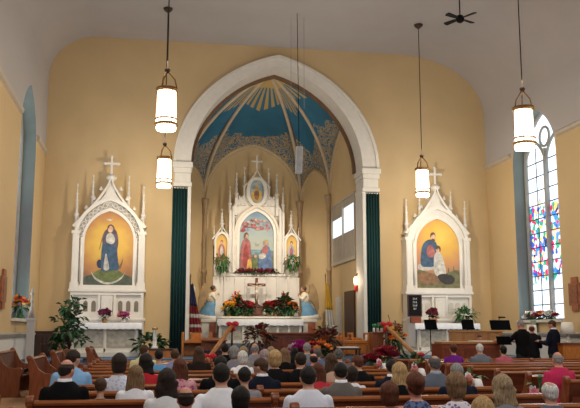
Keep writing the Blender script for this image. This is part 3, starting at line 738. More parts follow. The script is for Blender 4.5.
cv.poly([(.38, .55), (.36, .64), (.42, .74), (.55, .77), (.65, .72), (.69, .58), (.66, .46), (.62, .54), (.5, .57)], paint('dark mauve', (.10, .07, .10)))
cv.poly([(.45, .58), (.44, .66), (.50, .70), (.58, .68), (.62, .60), (.56, .55)], P_white)
cv.oval(.52, .755, .055, .05, P_skin); cv.poly([(.45, .70), (.46, .79), (.53, .82), (.60, .78), (.61, .69), (.585, .76), (.52, .80), (.47, .75)], P_hair)
cv.poly([(.30, .48), (.34, .60), (.37, .68), (.38, .67), (.35, .58), (.315, .48)], P_brown)
cv.poly([(.43, .88), (.50, .895), (.53, .885), (.58, .90), (.53, .87), (.50, .865)], P_white)
tag(cv.mb.build('painting', cv.mats), 'arched painting of a woman in a blue robe on a gold ground', 'painting', 'altar paintings')
G2 = glow_mat('orange glory', 9.45, 25.6, 4.65, [(0, (.80, .58, .10)), (.35, (.72, .42, .06)), (.7, (.58, .27, .10)), (1, (.40, .20, .12))], 1.3)
cv = Canvas(9.33, 2.98, 1.48, 2.3, 25.56); cv.arch(4.35, .93, .35, G2)
cv.poly([(.01, .01), (.01, .25), (.3, .22), (.6, .20), (.99, .26), (.99, .01), (.5, .0)], paint('field green', (.17, .15, .06)))
cv.poly([(.02, .20), (.25, .22), (.55, .18), (.5, .08), (.2, .06), (.02, .10)], P_brown)
cv.poly([(.04, .27), (.2, .25), (.42, .27), (.44, .32), (.2, .33), (.05, .34)], P_white)
cv.poly([(.10, .33), (.12, .55), (.20, .66), (.34, .70), (.46, .66), (.50, .55), (.46, .42), (.42, .32), (.26, .30)], P_blue)
cv.poly([(.24, .54), (.30, .62), (.38, .60), (.44, .50), (.36, .44), (.26, .46)], P_rose)
cv.oval(.40, .735, .055, .05, P_skin); cv.poly([(.33, .72), (.35, .79), (.43, .80), (.46, .74), (.43, .77), (.37, .76)], P_hair); cv.poly([(.36, .70), (.40, .66), (.45, .69), (.40, .71)], P_hair)
cv.poly([(.42, .20), (.40, .40), (.44, .50), (.54, .52), (.62, .42), (.68, .20), (.55, .17)], P_white)
cv.oval(.50, .55, .045, .04, P_skin); cv.poly([(.46, .56), (.48, .61), (.55, .60), (.57, .55), (.54, .52), (.53, .57)], P_hair)
cv.poly([(.48, .16), (.55, .20), (.74, .20), (.88, .14), (.80, .06), (.60, .07)], P_dark)
cv.poly([(.72, .2), (.74, .30), (.76, .2)], P_green); cv.poly([(.84, .2), (.86, .33), (.88, .2)], P_green)
tag(cv.mb.build('painting', cv.mats), 'arched painting of a robed figure bending to a kneeling man in white', 'painting', 'altar paintings')

# ---------------------------------------------------------------- main reredos
RY = 32.45; RX = at(257, 240, RY).x
def rz(y): return at(257, y, RY).z
def rx(x): return at(x, 250, RY).x
t = thing('high_altar_reredos', 'tall white gothic reredos behind the main altar', 'reredos', (0, 0, 0))
def rp(nm, fn, m=M_white, bevel=0):
    mb = MB(); fn(mb); return mb.build(nm, m, t, bevel=bevel)
W2 = rx(299)-RX-.04; RB = CB-.05
zb = CZ
rp('base_wall', lambda b: (b.box(RX-W2, RX+W2, RY+.1, RB, zb, rz(275)), b.box(RX-W2-.02, RX+W2+.02, RY+.05, RB, rz(276), rz(273.5)), b.box(RX-W2-.02, RX+W2+.02, RY+.05, RB, rz(316), rz(313))))
for k in range(-4, 5):
    if k != 0: rp('wall_pilaster', lambda b: b.box(RX+k*.43-.03, RX+k*.43+.03, RY+.05, RY+.12, rz(312), rz(277)), M_white)
# centre block with pointed picture
hx = 1.0
rp('centre_block', lambda b: b.box(RX-hx, RX+hx, RY+.3, RB, rz(273), rz(205)))
for s in (-1, 1):
    rp('shoulder', lambda b: b.prism([(RX+s*.80, rz(215)), (RX+s*1.13, rz(215)), (RX+s*1.13, rz(213)), (RX+s*.86, rz(203)), (RX+s*.80, rz(203))], 'y', RY+.12, RB))
    rp('side_pier', lambda b: (b.box(RX+s*1.02-.10, RX+s*1.02+.10, RY+.1, RB, rz(273), rz(214)), b.box(RX+s*.95-.03, RX+s*.95+.03, RY, RY+.12, rz(273), rz(208)), b.box(RX+s*1.10-.03, RX+s*1.10+.03, RY+.02, RY+.12, rz(273), rz(212))))
    rp('upper_pier', lambda b: b.box(RX+s*.84-.06, RX+s*.84+.06, RY+.08, RB-.2, rz(205), rz(198)))
    pinnacle(t, RX+s*.84, RY+.2, rz(205), rz(172), .07, M_white); pinnacle(t, RX+s*1.10, RY+.2, rz(213), rz(186), .06, M_white)
    pinnacle(t, RX+s*.50, RY+.22, rz(196), rz(166), .055, M_white)
phw = .70; pz0, pzs, pza = rz(272), rz(233), rz(211)
rp('picture_arch', lambda b: arch_band(b, RX, phw, phw+.12, pz0, pzs, pza-pzs, pza-pzs+.14, RY+.08, RB-.2, .5))
rp('picture_arch_outer', lambda b: arch_band(b, RX, phw+.12, phw+.22, pz0, pzs, pza-pzs+.14, pza-pzs+.27, RY, RB-.2, .5), mat('warm ivory stone', (.70, .62, .50), .5))
for s in (-1, 1):
    for k in range(5): rp('crocket', lambda b: b.ell((RX+s*(.34+.14*k), RY+.24, rz(205)+.10-.02*k), (.06, .05, .07), 8, 6))
    for k in range(3): rp('crocket', lambda b: b.ell((RX+s*(.55+.16*k), RY+.22, rz(200)+.13), (.05, .05, .09), 8, 6))
rp('top_block', lambda b: b.prism([(RX-.95, rz(205)), (RX+.95, rz(205)), (RX+.80, rz(200)), (RX+.42, rz(192)), (RX+.3, rz(185)), (RX-.3, rz(185)), (RX-.42, rz(192)), (RX-.80, rz(200))], 'y', RY+.22, RB-.2))
# medallion
mz0, mz1 = rz(203.5), rz(179.5); mc = (mz0+mz1)/2; mh = (mz1-mz0)/2
def vesica(hw, hh, n=14): 
    p = [(RX+hw*math.cos(k/n*PI-PI/2)**.85 if 0 < k < n else RX, mc+hh*math.sin(k/n*PI-PI/2)) for k in range(n+1)]
    return p+[(2*RX-x, z) for x, z in reversed(p[1:-1])]
def vfr(b):
    A, B = vesica(.29, mh*.98), vesica(.44, mh*1.22); n = len(A)
    for i in range(n):
        a, q, c, d = A[i], A[(i+1) % n], B[(i+1) % n], B[i]
        b.add([(a[0],RY+.05,a[1]),(q[0],RY+.05,q[1]),(c[0],RY+.05,c[1]),(d[0],RY+.05,d[1]),(a[0],RY+.3,a[1]),(q[0],RY+.3,q[1]),(c[0],RY+.3,c[1]),(d[0],RY+.3,d[1])], [(0,1,2,3),(1,0,4,5),(2,6,7,3)])
rp('medallion_frame', vfr)
rp('top_gable', lambda b: gable(b, RX, .46, rz(186), rz(170), RY+.1, RY+.3, .06))
cross_mb(RX, RY+.2, rz(171), rz(155)-rz(171), .38, .03).build('cross', M_white, t)
# side niches
for s in (-1, 1):
    nx = rx(222) if s < 0 else rx(292)
    rp('wing', lambda b: b.box(nx-.30, nx+.30, RY+.18, RB, rz(275), rz(236)))
    rp('niche_arch', lambda b: arch_band(b, nx, .22, .30, rz(263), rz(242), .32, .42, RY+.05, RB-.2, .5))
    rp('niche_gable', lambda b: gable(b, nx, .36, rz(240), rz(226), RY+.06, RY+.3, .05))
    pinnacle(t, nx, RY+.2, rz(232), rz(209), .07, M_white)
    for q in (-.31, .31): pinnacle(t, nx+q, RY+.2, rz(246), rz(226), .035, M_white)
    cv = Canvas(nx, rz(263), .44, rz(235)-rz(263), RY+.14); gm = glow_mat('gold niche ground', nx, RY+.14, rz(245), [(0, (.75, .52, .12)), (.6, (.62, .36, .07)), (1, (.45, .22, .06))], .6)
    cv.arch(rz(242), .32, .5, gm)
    cv.poly([(.25, .12), (.18, .45), (.30, .62), (.5, .68), (.72, .60), (.80, .42), (.75, .12), (.5, .08)], P_rose if s < 0 else paint('grey lilac', (.40, .36, .42)))
    cv.poly([(.38, .30), (.36, .5), (.5, .6), (.62, .5), (.62, .32)], P_white if s < 0 else P_rose); cv.oval(.5, .72, .13, .06, P_skin); cv.poly([(.38, .72), (.40, .79), (.5, .82), (.62, .78), (.63, .70), (.55, .77), (.45, .77)], P_red if s < 0 else P_hair)
    tag(cv.mb.build('painting', cv.mats), 'small gold-ground saint painting in the '+('left niche, in rose robe' if s < 0 else 'right niche, in lilac robe'), 'painting', 'altar paintings')
# central painting: sky, angels, standing man, kneeling woman with infant (a plain nativity group)
cv = Canvas(RX, pz0, phw*2, pza-pz0, RY+.16)
sky = glow_mat('pale painted sky', RX, RY, pz0+.4, [(0, (.50, .48, .34)), (.45, (.38, .44, .40)), (.8, (.20, .30, .38)), (1, (.08, .15, .26))], 2.4)
cv.arch(pzs, pza-pzs, .5, sky)
cv.poly([(.02, .30), (.3, .32), (.6, .31), (.98, .33), (.98, .02), (.5, .01), (.02, .02)], paint('meadow', (.16, .20, .13)))
cv.poly([(.25, .36), (.6, .37), (.97, .36), (.97, .29), (.6, .28), (.25, .30)], paint('far hills', (.16, .26, .30)))
rq = random.Random(12); gb = paint('grey blue', (.22, .25, .32))
for k in range(44):
    u = rq.uniform(.10, .90); v = .80+rq.uniform(-.085, .07)-.10*abs(u-.5)
    c = (P_rose, P_red, P_brown, P_rose, gb, paint('dusky pink', (.42, .22, .20)))[k % 6] if u < .66 else (gb, P_rose, gb, paint('dusky pink', (.42, .22, .20)))[k % 4]
    a = rq.uniform(-.8, .8); l = rq.uniform(.035, .085); w_ = rq.uniform(.015, .03)
    cv.poly([(u-l*math.cos(a), v-l*math.sin(a)*.6), (u-w_*math.sin(a), v+w_*math.cos(a)), (u+l*math.cos(a), v+l*math.sin(a)*.6), (u+w_*math.sin(a), v-w_*math.cos(a))], c)
for u, v in ((.26, .82), (.48, .86), (.72, .84)): cv.oval(u, v, .045, .022, P_skin)
cv.poly([(.05, .03), (.03, .30), (.08, .48), (.18, .55), (.30, .50), (.33, .35), (.36, .05), (.2, .02)], P_rose)
cv.poly([(.12, .10), (.12, .35), (.2, .46), (.27, .3), (.24, .06)], P_red); cv.poly([(.22, .02), (.25, .2), (.34, .2), (.37, .03)], P_gold)
cv.oval(.20, .59, .055, .035, P_skin); cv.poly([(.13, .56), (.15, .63), (.22, .65), (.26, .60), (.20, .62), (.17, .57)], P_hair)
cv.poly([(.58, .03), (.56, .20), (.64, .34), (.74, .44), (.88, .40), (.93, .22), (.96, .04), (.76, .02)], paint('mid blue', (.10, .17, .33)))
cv.poly([(.64, .26), (.68, .40), (.78, .44), (.84, .36), (.76, .28)], P_rose); cv.poly([(.58, .22), (.57, .29), (.70, .31), (.78, .27), (.70, .22)], P_white)
cv.oval(.76, .48, .05, .035, P_skin); cv.poly([(.70, .50), (.75, .53), (.82, .52), (.84, .42), (.80, .49)], paint('straw', (.45, .28, .12)))
cv.poly([(.38, .04), (.38, .18), (.45, .24), (.52, .16), (.54, .04)], P_green); cv.oval(.46, .26, .04, .028, P_skin)
cv.oval(.52, .47, .04, .03, P_white)
tag(cv.mb.build('painting', cv.mats), 'large pointed painting of a family group under red-winged angels over the main altar', 'painting', 'altar paintings')
cv = Canvas(RX, mz0, .62, mz1-mz0, RY+.2)
cv.m(paint('powder blue', (.30, .40, .45))); cv.mb.prism(vesica(.31, mh), 'y', RY+.2, RY+.22)
cv.poly([(.2, .22), (.14, .45), (.3, .58), (.5, .62), (.70, .58), (.86, .45), (.8, .22), (.5, .06)], P_gold); cv.poly([(.36, .25), (.34, .5), (.5, .58), (.66, .5), (.64, .25), (.5, .18)], P_brown)
cv.oval(.5, .68, .11, .07, P_skin); cv.poly([(.38, .73), (.36, .84), (.44, .78), (.5, .88), (.56, .78), (.64, .84), (.62, .73)], P_gold)
tag(cv.mb.build('painting', cv.mats), 'almond-shaped medallion painting of a crowned figure near the top of the white reredos', 'painting', 'altar paintings')
# hanging ferns on the reredos wings
for s, nm in ((-1, 'left'), (1, 'right')):
    px_ = 222 if s < 0 else 292.5; p = at(px_, 262, RY-.25)
    f_ = thing('hanging_fern', f'green fern in a wall basket under the {nm} niche of the reredos', 'plant', (p.x, RY-.24, p.z), group='hanging ferns')
    rnd = random.Random(5+s); mb = MB(); leaf_cluster(mb, rnd, (0, -.02, .02), (.24, .16, .26), 90, .26, .04, -.1, .7); mb.build('fronds', M_fern, f_)
    mb = MB(); mb.lathe([(.03, -.3), (.12, -.12), (.14, -.02)], (0, .02, 0), 12); mb.box(-.02, .02, .02, .24, -.15, -.1); mb.build('basket', M_white, f_)
rnd = random.Random(2)
f_ = thing('garland', 'dark red and green garland under the large pointed painting', 'garland', (RX, RY-.02, rz(273.5)))
mb = MB()
for k in range(15): leaf_cluster(mb, rnd, (-.75+k*.107, 0, .08+.04*abs(k-7)/7), (.07, .06, .07), 8, .12, .035)
mb.build('foliage', M_leaf, f_)
for k in range(12): o = put('blossom', blossom_mesh(DRED), f_, (-.7+k*.127, -.05, .1+.03*(k % 2))); o.rotation_euler = (1.2, 0, k)

# ---------------------------------------------------------------- main altar and what stands on it
AY = 30.6
ax0, ax1 = at(218.5, 330, AY-.5).x, at(302, 330, AY-.5).x; az = at(257, 319.5, AY-.5).z; acx = (ax0+ax1)/2
t = thing('main_altar', 'white marble main altar with panelled front and long linen cloth', 'altar', (0, 0, 0))
mb = MB(); mb.box(ax0+.05, ax1-.05, AY-.40, AY+.4, CZ, az-.08)
for k in range(8):
    x = ax0+.02+(ax1-ax0-.12)*k/7; mb.box(x, x+.08, AY-.48, AY-.4, CZ, az-.1)
mb.box(ax0+.02, ax1-.02, AY-.48, AY-.4, CZ, CZ+.1); mb.box(ax0+.02, ax1-.02, AY-.48, AY-.4, az-.2, az-.1); mb.box(ax0-.02, ax1+.02, AY-.52, AY+.42, az-.09, az-.01)
mb.build('altar_body', M_white, t, bevel=.008)
for k in range(7):
    x = ax0+.12+(ax1-ax0-.12)*k/7; mb = MB(); mb.prism(arch_outline(x+.19, .18, CZ+.1, az-.42, .16, .3, 6), 'y', AY-.425, AY-.395); mb.build('front_panel', M_stone, t)
linen(t, ax0-.05, ax1+.05, AY-.54, AY+.42, az, .22, .5)
# gradine behind the altar: the shelf that carries tabernacle and flowers
gy = RY-.45; gz = at(257, 316.5, gy-.3).z
t = thing('altar_shelf', 'white marble shelf between the main altar and the reredos', 'shelf', (0, 0, 0))
mb = MB(); mb.box(RX-2.0, RX+2.0, gy-.32, gy+.36, CZ, gz-.07); mb.build('base', M_white, t); mb = MB(); mb.box(RX-2.03, RX+2.03, gy-.36, gy+.36, gz-.07, gz); mb.build('top_slab', M_white, t, bevel=.01)
tx0, tx1 = at(250.5, 310, gy-.2).x, at(263.5, 310, gy-.2).x; tz = at(257, 305.5, gy-.2).z; tcx = (tx0+tx1)/2
t = thing('tabernacle', 'brown wooden tabernacle under the crucifix', 'tabernacle', (tcx, gy, gz))
h = tz-gz; mb = MB(); mb.box(-.23, .23, -.2, .22, 0, h-.05); mb.box(-.26, .26, -.23, .24, h-.06, h); mb.box(-.26, .26, -.23, .24, 0, .05); mb.build('cabinet', mat('tabernacle wood', (.10, .03, .014), .4, .3), t, bevel=.01)
mb = MB(); mb.box(-.17, .17, -.225, -.2, .08, h-.09); d_ = mb.build('door', mat('tabernacle door', (.12, .04, .02), .4, .3), t, bevel=.006); mb = MB(); mb.ell((.12, -.235, h*.5), (.015, .015, .015), 8, 6); mb.build('knob', M_brass, d_)
# crucifix
ct = at(257, 278, gy).z
t = thing('crucifix', 'dark wooden crucifix with pale figure on the tabernacle', 'crucifix', (tcx, gy, tz))
H_ = ct-tz; mb = MB(); mb.box(-.055, .055, -.03, .03, .04, H_); mb.box(-.36, .36, -.03, .03, H_*.70, H_*.70+.11); mb.build('cross', mat('crucifix wood', (.14, .03, .018), .4, .2), t, bevel=.006)
mb = MB(); mb.lathe([(.16, 0), (.16, .03), (.09, .06), (.07, .10)], (0, 0, 0), 12); mb.build('foot', M_darkwood, t)
mb = MB(); zc_ = H_*.70
mb.loft([(0,-.06,zc_-.62,.022,.02),(0,-.07,zc_-.42,.035,.03),(0,-.065,zc_-.26,.05,.04),(0,-.06,zc_-.16,.045,.035),(0,-.065,zc_-.02,.06,.042),(0,-.06,zc_+.03,.03,.03)], 10)
mb.ell((.01, -.075, zc_+.10), (.036, .04, .05), 10, 8)
for s in (-1, 1): mb.tube([(s*.05, -.06, zc_), (s*.17, -.05, zc_+.03), (s*.30, -.04, zc_+.07)], [.022, .018, .014], 8)
fig = mb.build('figure', mat('ivory figure', (.55, .44, .32), .5), t)
mb = MB(); mb.lathe([(.055, 0), (.062, .08), (.05, .13)], (0, -.065, zc_-.30), 10, 1, .8); mb.build('loincloth', M_white, fig)
# flowers on the shelf
fz = gz
def fl(x, Y, z, *a, **k): p = at(x, 310, Y); return bouquet(k.pop('label'), (p.x, Y, z), *a, **k)
V = (.16, .09, M_brass)
fl(229, gy-.1, fz, .40, .42, [YEL, ORG, YEL, ORG], label='orange and yellow flowers at the left end of the altar shelf', n=14, seed=1, bs=1.25, vase=V, group='altar flowers')
fl(237, gy+.05, fz, .34, .66, [RED, ORG, RED], label='tall spiky red flowers behind the left altar flowers', n=8, seed=2, vase=V, bs=1.0, L=.4, leafn=70, group='altar flowers', spikes=1)
fl(243.5, gy-.12, fz, .5, .46, [DRED, RED, DRED], label='dark red flowers second from the tabernacle on its left', n=16, seed=3, bs=1.35, vase=V, group='altar flowers')
fl(249.5, gy-.2, fz, .34, .38, [RED, RED, (.5, .05, .06)], label='bright red flowers directly left of the tabernacle', n=14, seed=4, bs=1.3, vase=V, group='altar flowers')
fl(268, gy-.2, fz, .34, .40, [RED, RED, (.5, .05, .06)], label='bright red flowers directly right of the tabernacle', n=14, seed=5, bs=1.3, vase=V, group='altar flowers')
fl(275, gy-.12, fz, .48, .48, [DRED, RED, DRED], label='dark red flowers second from the tabernacle on its right', n=16, seed=6, bs=1.35, vase=V, group='altar flowers')
fl(284.5, gy+.05, fz, .34, .68, [DRED, (.22, .05, .03)], label='tall brown-red spiky flowers behind the right altar flowers', n=8, seed=7, vase=V, L=.4, leafn=70, group='altar flowers', spikes=1)
fl(292, gy-.1, fz, .42, .44, [ORG, RED, ORG], label='orange flowers at the right end of the altar shelf', n=14, seed=8, bs=1.3, vase=V, group='altar flowers')

# kneeling angels on pedestals
M_arob = mat('angel robe blue', (.12, .27, .42), .6, .15); M_acloth = mat('angel cream mantle', (.70, .62, .48), .6, .1); M_askin = mat('statue flesh', (.45, .24, .14), .5); M_wing = mat('angel wing ochre', (.36, .24, .12), .5, .2)
def angel(px_, s, nm):
    Y = 30.9; c = at(px_, 330, Y).x+s*.12; ztop = at(px_, 319.5, Y).z
    t = thing('pedestal', f'white pedestal with red marble panel {nm} of the main altar', 'pedestal', (c, Y, CZ), group='angel pedestals')
    mb = MB(); h = ztop-CZ; mb.box(-.34, .34, -.3, .3, 0, .1); mb.box(-.31, .31, -.26, .28, .1, h-.1); mb.box(-.34, .34, -.32, .3, h-.1, h); mb.build('body', M_white, t, bevel=.01)
    mb = MB(); mb.box(-.02, .27, -.29, -.25, .12, h-.13); mb.build('marble_panel', mat('red marble panel', (.34, .09, .035), .3, .3, 9), t)
    t = thing('angel_statue', f'painted kneeling angel statue in blue robe {nm} of the main altar', 'statue', (c, Y, ztop), group='kneeling angels'); t.scale = (1.08, 1.08, 1.15)
    q = -s                                             # faces the altar
    mb = MB(); mb.smooth = True
    mb.loft([(-q*.12,0,0,.34,.24),(-q*.12,0,.12,.33,.24),(-q*.08,0,.3,.26,.21),(q*.02,0,.48,.19,.16),(q*.05,0,.62,.15,.13)], 14); mb.build('robe', M_arob, t)
    mb = MB(); mb.loft([(-q*.14,0,0,.37,.26),(-q*.14,0,.1,.36,.25),(-q*.13,0,.17,.3,.22)], 14); mb.build('cloud_base', M_white, t)
    mb = MB(); mb.loft([(q*.03,0,.56,.16,.15),(q*.05,0,.72,.17,.14),(q*.08,0,.84,.13,.11),(q*.1,0,.90,.05,.05)], 14)
    for ss in (-1, 1): mb.tube([(q*.06, ss*.13, .80), (q*.18, ss*.12, .66), (q*.28, ss*.03, .78)], [.055, .05, .035], 8)
    mb.build('mantle', M_acloth, t)
    mb = MB(); mb.ell((q*.14, 0, 1.0), (.085, .075, .10), 12, 10); mb.ell((q*.225, 0, .985), (.015, .012, .016), 6, 5); mb.tube([(q*.1, 0, .86), (q*.12, 0, .95)], .04, 8); mb.ell((q*.30, 0, .82), (.04, .03, .06), 8, 6); mb.build('head_and_hands', M_askin, t)
    mb = MB(); mb.ell((q*.11, 0, 1.03), (.10, .09, .09), 12, 10); mb.build('hair', P_hair, t)
    for ss in (-1, 1):
        mb = MB(); pts = [(-q*.02, .70), (-q*.10, .98), (-q*.10, 1.16), (-q*.20, 1.20), (-q*.32, 1.0), (-q*.40, .70), (-q*.42, .38), (-q*.36, .2), (-q*.28, .45), (-q*.16, .6)]
        mb.prism([(x, z) for x, z in pts], 'y', .08*ss, .11*ss) if ss > 0 else mb.prism([(x, z) for x, z in pts], 'y', -.11, -.08)
        mb.build('wing', M_wing, t)
angel(212.5, -1, 'left'); angel(304, 1, 'right')
# free-standing front altar of red wood, candlestick with flowers
FY = 25.0; fx0, fx1 = at(262.5, 340, FY-.3).x, at(331, 340, FY-.3).x; fzt = at(295, 332.5, FY-.3).z
t = thing('wooden_front_altar', 'long reddish brown wooden altar table in front of the marble altar', 'altar table', (0, 0, 0))
mb = MB(); mb.box(fx0+.06, fx1-.06, FY-.24, FY+.24, SZ, fzt-.06); mb.build('body', M_redwood, t); mb = MB(); mb.box(fx0, fx1, FY-.32, FY+.3, fzt-.06, fzt); mb.build('top', M_redwood, t, bevel=.01)
for k in range(4):
    x = fx0+.12+(fx1-fx0-.2)*k/4; mb = MB(); mb.box(x, x+(fx1-fx0)/4-.1, FY-.262, FY-.24, SZ+.07, fzt-.13); mb.build('panel', mat('dark mahogany panel', (.15, .032, .014), .35, .3), t, bevel=.008)
p = at(257, 345, 24.2)
bouquet('dried brown and red flower spray before the left end of the wooden altar', (p.x+.05, 24.2, SZ), .7, .75, [DRED, (.25, .10, .05), RED, (.3, .12, .06)], leaf=mat('dry brown leaf', (.10, .05, .025), .7, .3), vase=(.22, .13, M_darkwood), n=16, seed=11, group='sanctuary flowers', L=.3)
p = at(324, 345, 24.2)
bouquet('loose brown and orange spray before the right end of the wooden altar', (p.x, 24.0, SZ), .8, .7, [DRED, (.25, .10, .05), ORG], leaf=mat('dry brown leaf', (.10, .05, .025), .7, .3), vase=(.2, .12, M_darkwood), n=14, seed=12, group='sanctuary flowers', L=.32)
p = at(317, 352, 23.2)
bouquet('orange flowers low behind the congregation near the celebrant chairs', (p.x, 23.1, SZ), .75, .32, [ORG, (.75, .25, .08), RED, ORG], vase=(.10, .2, M_clay), n=18, seed=13, bs=1.4, group='sanctuary flowers')
# flags
def flag(px_, Y, zt, zb_, cols, label, s):
    c = at(px_, 300, Y).x; z0 = CZ
    t = thing('flag', label, 'flag', (c, Y, z0), group='sanctuary flags')
    mb = MB(); mb.lathe([(.14, 0), (.14, .03), (.03, .07), (.014, .09), (.014, zt-z0+.25), (.03, zt-z0+.27), (.0, zt-z0+.36)], (0, 0, 0), 10); mb.build('pole', M_brass, t)
    n = 18; m = len(cols)
    for j, (cm, a, b) in enumerate(cols):
        mb = MB(); mb.smooth = True; rows = []
        for q in range(8):
            f_ = a+(b-a)*q/7; z = zt-z0-(zt-zb_)*f_; wd = .12+.30*f_
            rows.append([(s*wd*k/n-.02, -.03+.05*math.sin(k*1.25)*(0.4+f_*.6), z-.05*k/n*(1-f_)) for k in range(n+1)])
        mb.grid(rows); o = mb.build('cloth_stripe', cm, t); sd = o.modifiers.new('s', 'SOLIDIFY'); sd.thickness = .008
yel, wht = mat('yellow flag silk', (.85, .52, .05), .7), mat('white flag silk', (.70, .68, .62), .7)
flag(325.5, 29.3, at(327, 283, 29.3).z, at(327, 331, 29.3).z, [(yel, 0, .55), (wht, .55, 1)], 'yellow and white flag hanging on a pole right of the main altar', 1)
redf, navf = mat('red flag silk', (.28, .02, .03), .7), mat('navy flag silk', (.03, .04, .12), .7)
flag(190.2, 26.9, at(190, 284, 26.9).z, at(190, 332, 26.9).z, [(navf, 0, .45), (redf, .45, .62), (wht, .62, .70), (redf, .70, .84), (wht, .84, .9), (redf, .9, 1)], 'red white and navy flag hanging on a pole inside the left arch pier', 1)
# wall sconces and speaker boxes inside the arch
def sconce(p, label, lit, nrm):
    t = thing('wall_sconce', label, 'wall lamp', p, group='wall sconces'); t.scale = (.8, .8, .9)
    mb = MB(); n = Vector(nrm)
    mb.box(-.05+n.x*.18, .05+n.x*.18, -.05+n.y*.18, .05+n.y*.18, -.3, .36); mb.tube([n*.18+Vector((0, 0, .32)), n*.05+Vector((0, 0, .38)), (0, 0, .30)], .03, 6); mb.tube([n*.18+Vector((0, 0, -.25)), (0, 0, -.22)], .02, 6); mb.build('bracket', M_darkwood, t)
    mb = MB(); mb.lathe([(.04, -.05), (.09, 0), (.10, .2), (.06, .28)], (0, 0, 0), 12); mb.build('glass', emit('warm sconce glass', (1, .80, .52), 1.6) if lit else M_wax, t)
    mb = MB(); mb.lathe([(.02, -.32), (.05, -.25), (.09, -.16), (.075, -.05)], (0, 0, 0), 12); mb.build('red_cup', emit('red glass cup', (.6, .03, .02), .15), t)
    if lit:
        l = bpy.data.lights.new('sconce_light', 'POINT'); l.energy = 12; l.color = (1, .8, .55); l.shadow_soft_size = .1; o = bpy.data.objects.new('sconce_light', l); C.objects.link(o); o.location = Vector(p)+Vector((-n.x*.3, -n.y*.3, 0.1))
sconce(atx(356, 284, XC+CW-.22), 'lit wall sconce with red cup on the right chancel wall', True, (1, 0, 0))
p = at(192.5, 292, 31.0); sconce((XC-CW+.22+.35, 31.6, p.z), 'unlit wall sconce with red cup on the left chancel wall', False, (-.5, .6, 0))
p = at(193.5, 281, 28.5)
t = thing('wall_speaker', 'small black wall speaker above the left chancel sconce', 'speaker', (XC-CW+.14, 28.0, p.z)); 
mb = MB(); mb.box(-.1, .12, -.12, .12, -.16, .16); mb.build('cabinet', M_black, t, bevel=.02); mb = MB(); mb.lathe([(.07, 0), (.08, .01), (.02, .015)], (0, 0, 0), 12); o = mb.build('cone', M_grey, t, (.12, 0, -.03)); o.rotation_euler = (0, PI/2, 0)

# ================================================================== PEWS
ROW0, PITCH_R, RAIL = 7.4, 1.17, .93
def pew_parts(wd, root, both=True):
    mb = MB()
    mb.prism([(.00, .30), (.05, .30), (-.02, .88), (-.075, .88)], 'x', .03, wd-.03); mb.build('backrest', M_wood, root)
    mb = MB(); mb.prism([(-.09, .882), (-.01, .882), (.0, .905), (-.02, RAIL), (-.08, RAIL), (-.10, .905)], 'x', .02, wd-.02); mb.build('top_rail', mat('highlit pew rail', (.27, .085, .026), .25, .25, 5, stretch=(.6, 6, 6)), root)  # rail highlight put into a lighter wood colour
    mb = MB(); mb.prism([(.04, .40), (.47, .42), (.48, .45), (.46, .46), (.04, .44)], 'x', .03, wd-.03); mb.build('seat', M_wood, root)
    mb = MB(); mb.box(.03, wd-.03, -.17, -.075, .60, .62); mb.box(.03, wd-.03, -.175, -.165, .60, .70); mb.build('book_rack', M_wood, root)
    prof = [(-.07, 0), (.46, 0), (.46, .06), (.42, .12), (.43, .40), (.48, .50), (.47, .58), (.42, .61), (.32, .60), (.20, .62), (.10, .70), (.04, .82), (.0, .91), (-.03, .965), (-.08, .975), (-.12, .94), (-.12, .89), (-.10, .85), (-.05, .50), (-.05, .12), (-.08, .06)]
    for x0 in ((-.025, wd-.03) if both else (-.025,)):
        mb = MB(); mb.prism(prof, 'x', x0, x0+.055); mb.tube([(x0-.012, -.07, .925), (x0+.067, -.07, .925)], .056, 12); mb.build('end_panel', M_endwood, root, bevel=.008)
ORD = ['front', 'second', 'third', 'fourth', 'fifth', 'sixth', 'seventh', 'eighth', 'ninth', 'tenth', 'eleventh', 'twelfth', 'thirteenth']
def pews(x0, x1, rows, where, grp, both=True):
    proto = None
    for k in rows:
        nm = ORD[10-k]
        lab = f'oak pew, {nm} row' + (' from the front' if nm != 'front' else '') + f', {where}'
        if proto is None:
            proto = thing('pew', lab, 'pew', (x0, ROW0+PITCH_R*k, 0), 0, grp); pew_parts(x1-x0, proto, both); o = proto
        else:
            o = copy_tree(proto); o.location = (x0, ROW0+PITCH_R*k, 0); o['label'] = lab
pews(-1.15, 1.27, range(-1, 11), 'in the block beside the left aisle', 'pews beside the left aisle', False)
pews(1.29, 4.35, range(-2, 11), 'in the block left of the centre aisle', 'pews left of the centre aisle')
pews(5.80, 8.69, range(3, 11), 'in the block right of the centre aisle', 'pews right of the centre aisle', False)
pews(8.71, 11.05, range(6, 11), 'in the block along the right wall', 'pews along the right wall')
def lone_pew(label, loc, wd, rz_=0, sz=1):
    t = thing('pew', label, 'pew', loc, rz_, 'pews beside the left wall'); t.scale = (1, 1, sz); pew_parts(wd, t)
    mb = MB(); mb.box(.05, wd-.05, .05, .46, .46, .50); mb.build('cushion', M_navyfab, t, bevel=.015); return t
lone_pew('short oak pew at the left edge, its knobbed end beside the tan carpet aisle', (-3.3, 13.4, 0), .95)
lone_pew('oak pew turned sideways against the white wainscot of the left wall, navy cushion', (-2.95, 19.2, .3), 2.1, -PI/2, .95)
lone_pew('oak pew turned sideways on the left platform, nearest the man in black', (-2.08, 17.4, .3), 1.8, -PI/2, .88)
lone_pew('oak pew turned sideways on the left platform in front of the dark cabinet', (-1.93, 19.3, .3), 1.5, -PI/2, .93)
lone_pew('oak pew turned sideways nearest the left side altar and the blue carpet', (-1.36, 21.1, .3), 1.3, -PI/2, .95)

